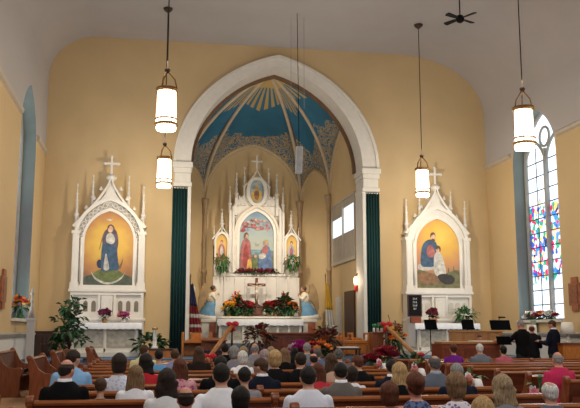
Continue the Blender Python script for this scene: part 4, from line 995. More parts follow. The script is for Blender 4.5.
# bows on the pew ends by the centre aisle
def bow(loc, label, seed):
    t = thing('pew_bow', label, 'bow', loc, 0, 'white pew bows'); t.scale = (1.5, 1.5, 1.5); rnd = random.Random(seed)
    Mt = mat('white tulle', (.88, .87, .90), .8, .03)
    for s in (-1, 1):
        mb = MB(); mb.tube([(-.05, s*.01, 0), (-.06, s*.06, .05), (-.06, s*.12, .05), (-.06, s*.15, .0), (-.06, s*.11, -.045), (-.05, s*.05, -.03), (-.05, s*.01, 0)], [.02, .038, .045, .048, .045, .038, .02], 10); mb.build('loop', Mt, t)
        mb = MB(); mb.smooth = True; mb.tube([(-.05, s*.01, 0), (-.055, s*.04, -.08), (-.055, s*.07, -.16), (-.05, s*.10, -.24)], [.02, .045, .055, .05], 10); mb.build('tail', Mt, t)
    mb = MB(); leaf_cluster(mb, rnd, (-.06, .05, .08), (.05, .08, .10), 14, .14, .03); mb.build('leaves', M_fern, t)
    for k in range(3):
        o = put('blossom', blossom_mesh(PINK if k < 2 else WHT), t, (-.12, -.03+.04*k, .04+.03*k)); o.rotation_euler = (0, -1.2, k); o.scale = (.55, .55, .55)
bow((5.70, 11.25, .60), 'white tulle pew bow with green leaf, nearest bow in the right block', 1)
bow((5.70, 13.72, .66), 'white tulle pew bow with pink flower beside the long-haired blonde woman', 2)
bow((5.70, 16.7, .70), 'small white pew bow behind the man in the grey suit', 3)
bow((5.70, 19.4, .70), 'white tulle pew bow on the front pew by the blue steps', 4)

# ================================================================== PEOPLE
def head_fn(d, k=1.0):
    x = .077*d.x*(1-.24*max(0, -d.z)**1.3); y = .097*d.y; z = .119*d.z
    if d.y > 0:
        y += .024*math.exp(-((d.x/.17)**2+((d.z+.14)/.17)**2))-.011*math.exp(-(((abs(d.x)-.36)/.15)**2+((d.z-.06)/.12)**2))
        y += .006*math.exp(-((d.x/.25)**2+((d.z+.50)/.06)**2))+.013*math.exp(-((d.x/.3)**2+((d.z+.85)/.2)**2))
    return Vector((x*k, y*k, z*k))
NECK = Vector((0, .005, .60)); HC = Vector((0, .028, .728))
def head_matrix(yaw, pit=0, roll=0):
    R = Matrix.Rotation(-yaw, 4, 'Z') @ Matrix.Rotation(roll, 4, 'Y') @ Matrix.Rotation(-pit, 4, 'X')
    return Matrix.Translation(NECK) @ R @ Matrix.Translation(HC-NECK) @ Matrix.Scale(.93, 4)
def arm_pts(pose, s, w_):
    sh = Vector((s*w_, -.005, .518))
    if pose == 'lap': return [sh, Vector((s*(w_+.045), .03, .26)), Vector((s*.10, .30, .16))]
    if pose == 'hip': return [sh, Vector((s*(w_+.15), -.08, .32)), Vector((s*(w_+.0), .06, .12))] if s < 0 else arm_pts('lap', s, w_)
    if pose == 'hold': return [sh, Vector((s*(w_+.05), .06, .27)), Vector((s*.10, .34, .33))]
    if pose == 'reach': return [sh, Vector((-(w_+.12), .12, .34)), Vector((-(w_+.30), .30, .36))] if s < 0 else arm_pts('hold', s, w_)
def hand(mb, w_, d):
    d = d.normalized(); side = d.cross(Vector((0, 0, 1))).normalized(); up = side.cross(d)
    mb.tube([w_, w_+d*.05, w_+d*.09], [.026, .036, .032], 10)
    for i, (o, L) in enumerate(((-.027, .075), (-.009, .085), (.009, .08), (.027, .062))):
        b = w_+d*.085+side*o; mb.tube([b, b+d*L*.5-up*.006, b+d*L*.85-up*.03], [.0095, .009, .0075], 6)
    b = w_+d*.03-side*.03; mb.tube([b, b+d*.03-side*.03, b+d*.06-side*.035-up*.01], [.011, .010, .008], 6)
def torso(mb, sex, g=0.0, top=.60):
    if sex == 'm': S = [(0,.0,.00,.165,.125),(0,.0,.08,.175,.13),(0,.0,.22,.155,.112),(0,.0,.38,.19,.125),(0,-.005,.48,.19,.118),(0,-.01,.54,.165,.098),(0,-.01,.588,.115,.08),(0,-.008,.628,.072,.066)]
    elif sex == 'f': S = [(0,.0,.00,.17,.13),(0,.0,.08,.175,.13),(0,.0,.22,.135,.10),(0,.01,.38,.155,.118),(0,-.005,.47,.16,.105),(0,-.01,.53,.14,.085),(0,-.01,.575,.095,.07),(0,-.008,.61,.06,.056)]
    else: S = [(0,.0,.00,.15,.11),(0,.0,.10,.15,.11),(0,.0,.25,.13,.10),(0,.0,.40,.15,.105),(0,-.005,.49,.155,.10),(0,-.01,.545,.13,.08),(0,-.008,.58,.075,.058)]
    mb.loft([(a, b, c, rx_+g, ry_+g) for a, b, c, rx_, ry_ in S], 18)
SHW = {'m': .182, 'f': .152, 'c': .145}
def legs(mb, stand, g=0.0, s=(-1, 1)):
    for q in s:
        if stand: P = [(q*.09, 0, .05), (q*.095, .01, -.36), (q*.10, -.01, -.80)]
        else: P = [(q*.09, .0, .075), (q*.11, .46, .07), (q*.11, .47, -.36)]
        p = [Vector(v) for v in P]
        mb.tube([p[0], p[0].lerp(p[1], .5), p[1]], [.085+g, .075+g, .058+g], 12); mb.ell(p[1], (.058+g,)*3, 10, 8); mb.tube([p[1], p[1].lerp(p[2], .35), p[2]], [.055+g, .058+g, .038+g], 12)
def remesh(mb, name, vox, mats, it=3):
    me = mb.mesh(name+'_src', mats); o = bpy.data.objects.new(name+'_tmp', me); C.objects.link(o)
    r = o.modifiers.new('r', 'REMESH'); r.mode = 'VOXEL'; r.voxel_size = vox; r.use_smooth_shade = True
    s = o.modifiers.new('s', 'SMOOTH'); s.factor = .5; s.iterations = it
    dg = bpy.context.evaluated_depsgraph_get(); out = bpy.data.meshes.new_from_object(o.evaluated_get(dg)); out.name = name
    bpy.data.objects.remove(o); bpy.data.meshes.remove(me); return out
_cache = {}
def body_mesh(sex, pose, yaw, pit, stand):
    key = ('b', sex, pose, yaw, pit, stand)
    if key in _cache: return _cache[key]
    mb = MB(); torso(mb, sex); M = head_matrix(math.radians(yaw), math.radians(pit))
    mb.tube([(0, -.012, .55), (0, .0, .605), (M @ Vector((0, -.015, -.06)))], [.062, .054, .054] if sex == 'm' else [.052, .046, .047], 12)
    mb.ell((0, 0, 0), (1, 1, 1), 28, 22, head_fn, M)
    for s in (-1, 1): mb.ell((s*.078, -.008, -.005), (.012, .022, .034), 8, 6, None, M)
    w_ = SHW[sex]
    for s in (-1, 1):
        p = arm_pts(pose, s, w_); mb.ell(p[0], (.052,)*3, 10, 8)
        mb.tube([p[0], p[0].lerp(p[1], .5), p[1]], [.05, .044, .037], 10); mb.ell(p[1], (.037,)*3, 8, 6); mb.tube([p[1], p[1].lerp(p[2], .3), p[2]], [.037, .038, .025], 10); hand(mb, p[2], (p[2]-p[1])+Vector((-s*.06, 0, -.03)))
    legs(mb, stand)
    for q in (-1, 1):
        f = Vector((q*.10, 0, -.82)) if stand else Vector((q*.11, .47, -.38)); mb.ell(f+Vector((0, .06, -.02)), (.04, .12, .035), 10, 8)
    m = remesh(mb, 'body', .0095, M_skin, 2); _cache[key] = m; return m
def top_mesh(sex, pose, sleeve, low):
    key = ('t', sex, pose, sleeve, low)
    if key in _cache: return _cache[key]
    mb = MB(); torso(mb, sex, .016); w_ = SHW[sex]
    if low: mb = MB(); torso(mb, sex, .012)
    for s in (-1, 1):
        if sleeve == 'none': continue
        p = arm_pts(pose, s, w_); mb.ell(p[0], (.060,)*3, 10, 8)
        e = p[1] if sleeve == 'long' else p[0].lerp(p[1], .62)
        mb.tube([p[0], p[0].lerp(e, .5), e], [.060, .059, .053], 10)
        if sleeve == 'long': mb.ell(p[1], (.054,)*3, 8, 6); mb.tube([p[1], p[1].lerp(p[2], .4), p[1].lerp(p[2], .93)], [.053, .050, .038], 10)
    m = remesh(mb, 'top', .014, M_grey, 4); _cache[key] = m; return m
def bottom_mesh(sex, stand):
    key = ('l', sex, stand)
    if key in _cache: return _cache[key]
    mb = MB(); mb.loft([(0, 0, -.0, .17, .13), (0, 0, .06, .185, .14), (0, 0, .14, .178, .133)], 16); legs(mb, stand, .014)
    m = remesh(mb, 'trousers', .016, M_grey, 4); _cache[key] = m; return m
def sst(a, b, x): t = max(0, min(1, (x-a)/(b-a))); return t*t*(3-2*t)
def hair_mesh(style):
    if style in _cache: return _cache[style]
    mb = MB()
    def fn(d):
        p = head_fn(Vector((d.x, d.y, d.z))); nz = noise.noise(d*4)*.5+noise.noise(d*9)*.3; u_ = 1+.5*max(0, d.z)*(1-max(0, d.z)); p.x *= u_; p.y *= u_
        if style in ('short', 'bald', 'thin', 'crop'):
            thr = -.05+.52*d.y; f = sst(thr-.10, thr+.10, d.z)
            if style == 'bald': f *= 1-sst(.18, .34, d.z+.15*d.y)
            if style == 'thin': f *= 1-.92*sst(.80, .93, d.z-.25*d.y)
            if style == 'crop': f *= 1
            p.x *= 1+.28*f*max(0, -d.z)
            k = .93+f*(.125 if style == 'short' else .10)
            return p*(k+f*.03*nz)+Vector((0, -.006, .006))*f
        thr = -.75+1.05*max(0, d.y)**.8; f = sst(thr-.12, thr+.12, d.z)
        b = {'bob': .26, 'curly': .24, 'long': .20, 'updo': .13, 'waves': .27}[style]
        if style == 'updo': thr = -.25+.65*d.y; f = sst(thr-.1, thr+.1, d.z)
        q = Vector((p.x, p.y, p.z))
        if style in ('bob', 'curly', 'waves', 'long') and d.z < 0 and d.y < .5: q.x *= 1+.25*f*(-d.z); q.z *= 1+.22*f*(-d.z); 
        q = q*(.92+f*b+f*nz*(.13 if style in ('curly', 'waves') else .05)); return q+Vector((0, -.014, .004))*f
    mb.ell((0, 0, 0), (1, 1, 1), 36, 28, fn)
    if style in ('long', 'waves'):
        e = -.34 if style == 'long' else -.30; n = 12; secs = []
        for i in range(n+1):
            t = i/n; z = .02+(e-.02)*t; wv = .012*math.sin(t*16) if style == 'waves' else .004*math.sin(t*9)
            secs.append((wv, -.055-.028*t, z, (.098+.02*math.sin(t*2.6))*(1-.45*t**3)+abs(wv), .062-.025*t))
        mb.loft(secs[::-1], 18)
    if style == 'updo': mb.ell((0, -.115, .035), (.05, .04, .05), 12, 10)
    m = mb.mesh('hair_'+style, M_black) if style in ('short', 'bald', 'thin', 'crop', 'updo', 'bob', 'curly') else remesh(mb, 'hair_'+style, .010, M_black, 2)
    _cache[style] = m; return m
SK = {'p': (.52, .29, .20), 'r': (.56, .25, .18), 't': (.40, .22, .13)}
M_skin = mat('skin p', SK['p'], .55, .06, 12)
HR = {'black': (.010, .008, .007), 'dark': (.022, .013, .009), 'brown': (.065, .032, .016), 'light': (.19, .11, .055), 'auburn': (.10, .030, .014), 'blond': (.42, .27, .12), 'ash': (.30, .21, .12), 'grey': (.24, .235, .23), 'dgrey': (.10, .095, .09), 'white': (.62, .60, .57), 'pinkgrey': (.33, .25, .24)}
def pattern(name, a, b, sc, kind='floral'):
    if name in _m: return _m[name]
    m = mat(name, a, .85); nt = m.node_tree; bs = nt.nodes['Principled BSDF']; N = nt.nodes.new
    tc = N('ShaderNodeTexCoord')
    if kind == 'floral':
        v = N('ShaderNodeTexVoronoi'); v.inputs['Scale'].default_value = sc; nt.links.new(tc.outputs['Object'], v.inputs['Vector']); src = v.outputs['Distance']
    else:
        mp = N('ShaderNodeMapping'); mp.inputs['Rotation'].default_value = (0, .7, .5); nt.links.new(tc.outputs['Object'], mp.inputs[0])
        v = N('ShaderNodeTexChecker'); v.inputs['Scale'].default_value = sc; nt.links.new((mp if kind == 'plaid' else tc).outputs[0 if kind == 'plaid' else 'Object'], v.inputs['Vector']); src = v.outputs['Fac']
    r = N('ShaderNodeValToRGB'); r.color_ramp.elements[0].position = .32; r.color_ramp.elements[1].position = .42; r.color_ramp.elements[0].color = b+(1,); r.color_ramp.elements[1].color = a+(1,)
    nt.links.new(src, r.inputs[0]); nt.links.new(r.outputs[0], bs.inputs['Base Color']); return m
def clothmat(c):
    if isinstance(c, tuple) and isinstance(c[0], str): return pattern(*c)
    return mat('cloth %.3f %.3f %.3f' % c, c, .9, .12, 7, .12, 25, spec=.15)
def setmat(o, m): o.material_slots[0].link = 'OBJECT'; o.material_slots[0].material = m
def person(label, loc, scale, sex, hair, hcol, skin, top, sleeve='long', bottom=(.03, .03, .04), pose='lap', yaw=0, pit=0, rz_=0, stand=False, collar=None, low=False, face=False, group='seated congregation', hs=1.0):
    t = thing('person', label, 'person', loc, math.radians(rz_), group); t.scale = (scale,)*3
    def sub(nm, me, m, par=t):
        o = bpy.data.objects.new(nm, me); C.objects.link(o); o.parent = par; setmat(o, m); return o
    sub('body', body_mesh(sex, pose, yaw, pit, stand), mat('skin '+skin, SK[skin], .55, .06, 12))
    sub('dress_top' if sex == 'f' else ('suit_jacket' if collar else 'shirt'), top_mesh(sex, pose, sleeve, low), clothmat(top))
    sub('skirt' if sex == 'f' else 'trousers', bottom_mesh(sex, stand), clothmat(bottom))
    h = sub('hair', hair_mesh(hair), mat('hair %s' % hcol, HR[hcol], .62, .45, 22, .5, 60, stretch=(3, 3, .7), spec=.25))
    h.matrix_local = head_matrix(math.radians(yaw), math.radians(pit)) @ Matrix.Scale(hs, 4)
    if collar:
        mb = MB(); mb.lathe([(.088, .605), (.074, .63), (.066, .655), (.062, .655), (.068, .628)], (0, -.006, 0), 16); mb.build('collar', clothmat(collar), t)
    if face:
        for s in (-1, 1):
            mb = MB(); mb.ell((0, 0, 0), (.011, .009, .009), 8, 6); o = mb.build('eye', M_wax, t); o.matrix_local = head_matrix(math.radians(yaw), math.radians(pit)) @ Matrix.Translation((s*.029, .079, .008))
            mb = MB(); mb.ell((0, .006, 0), (.005, .004, .005), 8, 6); i_ = mb.build('iris', P_hair, o)
    for q in (-1, 1):
        if 'shoe' not in _cache:
            mb = MB(); mb.smooth = True; mb.ell((0, .06, -.025), (.046, .135, .042), 12, 8); mb.ell((0, -.03, .0), (.045, .05, .05), 10, 8); _cache['shoe'] = remesh(mb, 'shoe', .012, M_black, 2)
        o = sub('shoe', _cache['shoe'], M_black); o.location = (q*.10, 0, -.83) if stand else (q*.11, .47, -.385)
    return t
def seat_at(px_, ytop, row, sex):
    Y = ROW0+PITCH_R*row+.25; p = at(px_, ytop, Y); top_local = .855; return (p.x, Y-.02, .46), max(.74, min(1.12, (p.z-.46)/top_local))
WHITE_C, NAVY, BLK, DKBR = (.80, .81, .85), (.008, .010, .022), (.005, .005, .006), (.02, .013, .011)
def sit(px_, ytop, row, sex, hair, hcol, label, top, **k):
    loc, sc = seat_at(px_, ytop, row, sex); sk = k.pop('skin', 'p'); person(label, loc, sc, sex, hair, hcol, sk, top, **k)
# left block
sit(66, 358, 1, 'm', 'bald', 'dark', 'balding man in a black suit at a pew end by the left aisle', BLK, collar=WHITE_C, yaw=28, skin='r', face=True)
sit(72.6, 349, 3, 'm', 'short', 'dark', 'dark-haired man in a light blue shirt looking right, left end of the pews', (.22, .42, .68), yaw=40, face=True)
sit(101, 376.5, 1, 'c', 'short', 'brown', 'child with dark brown hair, only the head showing over the pew, left', DKBR)
sit(119.5, 353, 2, 'f', 'bob', 'dark', 'woman with dark bobbed hair in a white patterned top, before the left side altar', ('white blue print', (.68, .70, .78), (.45, .52, .72), 28), sleeve='short')
sit(144, 344, 7, 'm', 'crop', 'brown', 'man in a pale yellow shirt leaning and looking right, left block', (.66, .60, .34), yaw=30, skin='r', face=True)
sit(146, 353, 3, 'f', 'waves', 'black', 'woman with black wavy hair in a red top, left block', (.42, .02, .03))
sit(159, 349, 6, 'c', 'short', 'black', 'boy in a bright blue shirt in front of the white candle', (.12, .36, .66))
sit(175, 348.5, 6, 'm', 'short', 'brown', 'brown-haired man in a periwinkle shirt next to the boy in blue', (.24, .27, .48))
sit(199, 346, 6, 'f', 'long', 'brown', 'woman with long brown hair in dark brown, below the teal drape on the left', DKBR)
sit(136, 364.5, 1, 'f', 'long', 'light', 'woman with long straight light brown hair in a white top', WHITE_C, sleeve='short')
sit(167, 368, 0, 'f', 'waves', 'dark', 'woman with thick dark wavy hair in a white top, near the bald man', (.70, .70, .72), sleeve='short')
sit(180, 357, 2, 'f', 'long', 'auburn', 'woman with long auburn hair in a pink flowered top', ('pink floral', (.62, .30, .34), (.45, .06, .16), 22), sleeve='short')
sit(186, 385.5, -1, 'm', 'bald', 'dark', 'man with a large pink bald crown and dark fringe, nearest in the left block', (.08, .08, .10), skin='r')
# centre block
sit(225, 343, 8, 'm', 'short', 'black', 'dark-haired man in black by the red-bowed left handrail', BLK)
sit(234, 345.5, 6, 'f', 'bob', 'grey', 'woman with a grey bob in a grey-lilac jacket', (.22, .21, .25))
sit(243.5, 346, 7, 'f', 'bob', 'ash', 'woman with ash-blond hair beyond the white-haired woman, only hair showing', (.30, .28, .28))
sit(255, 342.5, 8, 'm', 'bald', 'grey', 'man with a bald pink head in a grey shirt, before the main altar', (.24, .24, .27), skin='r')
sit(242.6, 350.5, 5, 'f', 'bob', 'white', 'white-haired woman in a white top, left of centre', WHITE_C)
sit(220.6, 354.5, 2, 'm', 'short', 'black', 'black-haired man in a black suit in front of the man with hand on hip', BLK)
sit(221.5, 362, 0, 'm', 'short', 'black', 'black-haired man in a white shirt with an elbow out, left of centre', WHITE_C, pose='hip')
sit(244.5, 366, 1, 'c', 'short', 'black', 'child with black hair in a grey top between two men', (.25, .24, .27), sleeve='short')
sit(262, 357, 2, 'm', 'short', 'brown', 'brown-haired man in a navy suit turning his face left', NAVY, collar=WHITE_C, yaw=-55, face=True)
sit(275, 349.5, 3, 'f', 'bob', 'blond', 'woman with a blond bob in a black dress', BLK, sleeve='short')
sit(264.6, 349, 5, 'f', 'curly', 'pinkgrey', 'woman with curly pinkish grey hair behind the blond bob', (.28, .22, .22))
sit(271, 346.5, 7, 'f', 'bob', 'ash', 'woman with short sandy grey hair in the middle of the crowd', (.20, .2, .2))
sit(284.6, 347.5, 6, 'f', 'long', 'light', 'woman with straight light brown hair in black beside the flower stand', BLK)
sit(294, 347, 8, 'f', 'long', 'black', 'woman with long black hair in front of the magenta flowers', BLK)
sit(300.7, 351.5, 3, 'm', 'short', 'dark', 'man with short dark brown hair in a black shirt, centre', BLK)
sit(307, 342, 8, 'm', 'crop', 'grey', 'grey-haired man farthest forward, right of the magenta flowers', (.20, .21, .24))
sit(313.7, 352.5, 5, 'm', 'bald', 'dark', 'bald pink-headed man in dark clothes behind the orange flowers', (.05, .05, .07), skin='r')
sit(317.5, 348, 7, 'm', 'short', 'dgrey', 'man with dark hair in a blue shirt in front of the bald man', (.10, .16, .30))
sit(240.6, 386, -1, 'f', 'bob', 'black', 'person with a large black head of hair nearest the camera, left of centre', BLK)
sit(308, 365, 0, 'm', 'short', 'black', 'black-haired man in a white checked shirt, nearest in the centre', ('white check', (.74, .75, .80), (.60, .64, .76), 70, 'check'))
sit(318, 362, 2, 'f', 'long', 'auburn', 'woman with long reddish brown hair in a bright red top', (.50, .04, .06), sleeve='short')
sit(340.5, 361.5, 1, 'm', 'short', 'black', 'black-haired man in a grey-brown pinstriped suit', ('brown grey pinstripe', (.14, .12, .105), (.10, .09, .08), 60, 'check'), collar=WHITE_C)
sit(331, 352.5, 3, 'f', 'long', 'brown', 'brown-haired woman in a beige top in front of the pinstriped suit', (.48, .32, .24), sleeve='none')
sit(338.5, 348, 5, 'm', 'short', 'dgrey', 'man with charcoal hair below the celebrant chairs', (.12, .13, .15))
sit(352, 366, 2, 'f', 'bob', 'dark', 'woman in a white blouse partly behind the pinstriped suit', WHITE_C)
sit(357.7, 354.5, 3, 'm', 'short', 'auburn', 'man with dark reddish hair in a black shirt beside the aisle, before the blue steps', BLK, yaw=-25)
sit(389, 381, -1, 'f', 'curly', 'auburn', 'woman with short curly auburn hair in a pink top, nearest right of centre', (.62, .22, .26))
sit(399, 362, 1, 'f', 'waves', 'blond', 'woman with wavy blond hair in black, leaning toward a man in navy', BLK)
sit(391.5, 358.5, 2, 'm', 'short', 'black', 'black-haired man in a navy suit to the left of the wavy blond woman', NAVY, collar=WHITE_C)
sit(415, 370, -1, 'f', 'updo', 'auburn', 'woman with pinned-up reddish hair and bare neck in a dark blue plaid dress', ('navy plaid', (.02, .035, .10), (.12, .16, .30), 26, 'plaid'), sleeve='none', low=True, skin='r')
sit(434.5, 354.5, 2, 'm', 'thin', 'dgrey', 'man with greying dark hair and thin crown in a slate grey suit', (.115, .135, .17), collar=(.3, .33, .4))
sit(456.5, 362, 1, 'm', 'crop', 'grey', 'grey-haired man in a dark navy jacket right of the slate suit', NAVY)
sit(455.5, 371.5, -1, 'f', 'curly', 'light', 'brown wavy-haired woman in a white and purple flowered top', ('white purple floral', (.66, .62, .68), (.16, .11, .24), 30), sleeve='short')
sit(482, 396, -2, 'f', 'bob', 'blond', 'blond head cut off by the bottom edge of the photo', (.10, .10, .12))
sit(501.5, 374, -1, 'f', 'waves', 'ash', 'woman with long wavy dark-blond hair in grey, right foreground', (.20, .21, .24))
sit(549.4, 380.5, -1, 'm', 'thin', 'white', 'white-haired man with thinning crown, nearest at the right', (.10, .12, .15))
# right block
sit(453, 343, 8, 'f', 'updo', 'auburn', 'woman in a purple top before the organ console', (.17, .02, .26), sleeve='short')
sit(479.5, 343, 8, 'm', 'crop', 'white', 'white-haired man in a blue-grey jacket before the organ console', (.16, .18, .22))
sit(503, 345, 8, 'f', 'updo', 'black', 'woman with dark pinned hair in a rose pink top', (.50, .13, .17), sleeve='short')
sit(557.4, 351, 3, 'm', 'bald', 'grey', 'balding grey man in a magenta-red shirt, right block', (.50, .03, .10), skin='r', sleeve='short')
# musicians
def stand_at(px_, ytop, Y, z0, **k):
    p = at(px_, ytop, Y); sc = (p.z-z0)/(.855+.875); return (p.x, Y, z0+.875*sc), sc
for a in ((521.4, 319.5, 20.3, 'm', 'crop', 'grey', 'grey-haired musician in black standing behind the black music stand', BLK, 'reach', -14, 20),
          (531.6, 324.5, 20.9, 'm', 'bald', 'auburn', 'balding reddish-haired musician in black, middle of the three standing', (.012, .012, .014), 'hold', 10, -10),
          (552.8, 319.7, 20.4, 'm', 'short', 'brown', 'standing man in a navy suit with brown hair at the right window', NAVY, 'hold', -15, 35)):
    loc, sc = stand_at(a[0], a[1], a[2], 0)
    person(a[6], loc, sc, a[3], a[4], a[5], 'r', a[7], pose=a[8], yaw=a[9], rz_=a[10], stand=True, collar=WHITE_C if 'navy' in a[6] else None, group='standing musicians', face=True)
p = at(479, 333, 22.0)
person('pianist in white facing the pews, seated behind the organ console', (p.x, 22.0, .34+.44), .85, 'm', 'short', 'auburn', 'r', WHITE_C, pose='hold', rz_=175, face=True, group='standing musicians')

# ================================================================== HANGING THINGS
M_bronze = mat('dark bronze', (.07, .04, .025), .5, .2, metal=.3)
M_lglass = emit('lit lantern glass', (1.0, .90, .70), 5.0)
def lantern(px_, ytop, ybot, Y, label):
    a, b = at(px_, ytop, Y), at(px_, ybot, Y); h = a.z-b.z; x = a.x
    t = thing('pendant_lantern', label, 'pendant lamp', (x, Y, b.z), 0, 'pendant lanterns'); r = h*.235
    mb = MB(); mb.lathe([(r*.86, h*.10), (r, h*.14), (r*.92, h*.55), (r*.88, h*.93), (r*.5, h*.95)], (0, 0, 0), 20); mb.build('glass', M_lglass, t)
    mb = MB(); mb.lathe([(r*.30, 0), (r*.9, .015), (r*1.0, h*.08), (r*.86, h*.12)], (0, 0, 0), 20); mb.build('bottom_glass', M_lglass, t)
    mb = MB(); mb.lathe([(r*1.05, h*.12), (r*1.12, h*.13), (r*1.12, h*.165), (r*1.05, h*.18)], (0, 0, 0), 20); mb.lathe([(r*1.04, h*.25), (r*1.09, h*.26), (r*1.09, h*.275), (r*1.04, h*.285)], (0, 0, 0), 20)
    mb.build('band', M_brass, t)
    mb = MB(); mb.lathe([(r*.95, h*.91), (r*1.06, h*.92), (r*1.06, h*.99), (r*.95, h), (r*.2, h*1.01)], (0, 0, 0), 20); mb.build('crown', M_brass, t)
    for k in range(6):
        q = k/6*2*PI; mb = MB(); mb.tube([(r*1.03*math.cos(q), r*1.03*math.sin(q), h*.16), (r*.97*math.cos(q), r*.97*math.sin(q), h*.94)], .010, 6); mb.build('rib', M_brass, t)
    for k in range(3):
        q = k/3*2*PI; mb = MB(); mb.tube([(r*.95*math.cos(q), r*.95*math.sin(q), h), (r*.75*math.cos(q), r*.75*math.sin(q), h*1.2), (r*.1*math.cos(q), r*.1*math.sin(q), h*1.38)], .016, 6); mb.build('arm', M_brass, t)
    top = ZC-.01-b.z
    mb = MB(); mb.lathe([(.02, h*1.34), (.06, h*1.40), (.06, h*1.44), (.014, h*1.48), (.012, top-.12)], (0, 0, 0), 10); mb.build('rod', M_bronze, t)
    mb = MB(); mb.lathe([(.02, top-.14), (.12, top-.06), (.14, top)], (0, 0, 0), 14); mb.build('canopy', M_bronze, t)
    for dz, e in ((-.28, LAN*.75), (h*1.65, LAN*.035)):
        l = bpy.data.lights.new('lantern_light', 'POINT'); l.energy = e; l.color = (1, .87, .68); l.shadow_soft_size = .16; o = bpy.data.objects.new('lantern_light', l); C.objects.link(o); o.location = (x, Y, b.z+dz)
LAN = 230
lantern(167, 88, 131, 17, 'near left lit pendant lantern, the larger of the two on the left')
lantern(164.5, 157, 188, 23.2, 'far left lit pendant lantern hanging beside the chancel arch')
lantern(422, 168, 197, 23.2, 'far right lit pendant lantern hanging over the right side altar')
lantern(523, 107, 150, 17, 'near right lit pendant lantern hanging before the stained glass window')
# ceiling fan
p = at(460, 18.5, 20); t = thing('ceiling_fan', 'black four-bladed ceiling fan hanging high on the right', 'ceiling fan', (p.x, 20, p.z))
mb = MB(); mb.lathe([(.05, -.12), (.10, -.08), (.12, 0), (.08, .08), (.03, .10)], (0, 0, 0), 16); mb.build('motor', M_black, t)
mb = MB(); mb.lathe([(.018, .08), (.018, ceil_z(p.x)-p.z-.05)], (0, 0, 0), 8); mb.lathe([(.03, ceil_z(p.x)-p.z-.16), (.09, ceil_z(p.x)-p.z-.03)], (0, 0, 0), 12); mb.build('rod', M_black, t)
for k in range(4):
    mb = MB(); mb.prism([(.10, -.03), (.2, -.06), (.52, -.075), (.55, 0), (.52, .075), (.2, .06), (.10, .03)], 'z', -.008, .008)
    o = mb.build('blade', M_black, t); o.rotation_euler = (.22, 0, math.radians(28+90*k))
# hung line speaker with its cable
p = at(299, 160, 22.9); t = thing('hanging_speaker', 'slim pale grey column speaker hung on a cable before the vault', 'speaker', (p.x, 22.9, p.z))
mb = MB(); mb.box(-.10, .10, -.1, .1, -.40, .40); o = mb.build('cabinet', M_grey, t, bevel=.02); o.rotation_euler = (-.08, math.radians(2), -.15)
mb = MB(); mb.box(-.075, .075, -.108, -.1, -.37, .37); g = mb.build('grille', mat('pale grille', (.42, .44, .48), .6), o)
mb = MB(); mb.tube([(0, 0, .39), (.0, 0, .6), (-.05, 0, ZC-p.z-.02)], .010, 6); mb.build('cable', M_black, t)
for px_, lab in ((291, 'left'), (304, 'right')):
    q = at(px_, 60, 23.2)
    mb = MB(); mb.tube([(0, 0, 0), (0, 0, ZC-8.2-.01)], .006, 6); o = mb.build('hanging_wire', mat('thin grey wire', (.3, .28, .26), .6), None, (q.x, 23.2, 8.2)); tag(o, f'thin grey wire hanging from the ceiling, just {lab} of the speaker cable', 'wire', 'hanging wires')

# ================================================================== SANCTUARY FURNITURE AND PLANTS
p = at(72, 345, 24.0)
potted('tall dark leafy houseplant left of the left side altar', (p.x-.05, 23.75, SZ), 1.15, 1.5, M_leaf, n=290, L=.2, W=.07, pot=(.2, .25), seed=21)
p = at(50, 345, 24.4); potted('low dark green plant beside the tall plant, by the dark cabinet', (p.x+.28, 24.2, SZ), .34, .42, M_leaf, n=120, L=.26, W=.05, pot=(.15, .2), seed=22, trunk=False)
p = at(147, 345, 24.6); potted('dark green plant behind the white candle, right of the left side altar', (p.x+.1, 24.45, SZ), .85, .42, M_leaf, n=110, L=.32, W=.06, pot=(.16, .22), seed=23, trunk=False)
def paltar(px_, Y, z, *a, **k): q = at(px_, 320, Y); return bouquet(k.pop('label'), (q.x, Y, z), *a, **k)
GZ = 1.83
paltar(104.5, 25.05, GZ, .30, .26, [DRED, (.25, .02, .09)], label='dark red flowers in a pale pot on the left side altar, left one', n=16, seed=31, vase=(.13, .09, M_brass), leafn=40, L=.1, group='pots on the left side altar')
paltar(123.5, 25.05, GZ, .24, .18, [PINK, MAG, PINK], label='pink flowers in a pale pot on the left side altar, right one', n=14, seed=32, vase=(.12, .08, M_white), leafn=40, L=.1, group='pots on the left side altar')
# right side altar things
p = at(428, 320, 25.5); RZ = GZ
bouquet('dark red flowers in an orange pot on the right side altar', (p.x, 25.05, RZ), .26, .30, [DRED, (.28, .03, .06)], n=16, seed=33, vase=(.16, .17, M_clay), leafn=45, L=.12)
p = at(438, 320, 25.4)
t = thing('statuette', 'tiny brown and cream statuette on the right side altar', 'statuette', (p.x, 25.45, 1.985)); mb = MB(); mb.loft([(0,0,0,.08,.06),(0,0,.08,.07,.05),(0,0,.2,.05,.04),(0,0,.25,.03,.03)], 10); mb.ell((0, 0, .29), (.035, .035, .045), 8, 6); mb.build('figure', M_wing, t); mb = MB(); mb.ell((.02, -.05, .1), (.06, .03, .04), 8, 6); mb.build('base_figure', M_acloth, t)
p = at(461, 320, 25.4); potted('bright green fern in a pot at the right end of the right side altar', (p.x, 25.05, RZ), .72, .30, M_fern, n=150, L=.26, W=.035, pot=(.11, .14), seed=34, trunk=False, d=.4)
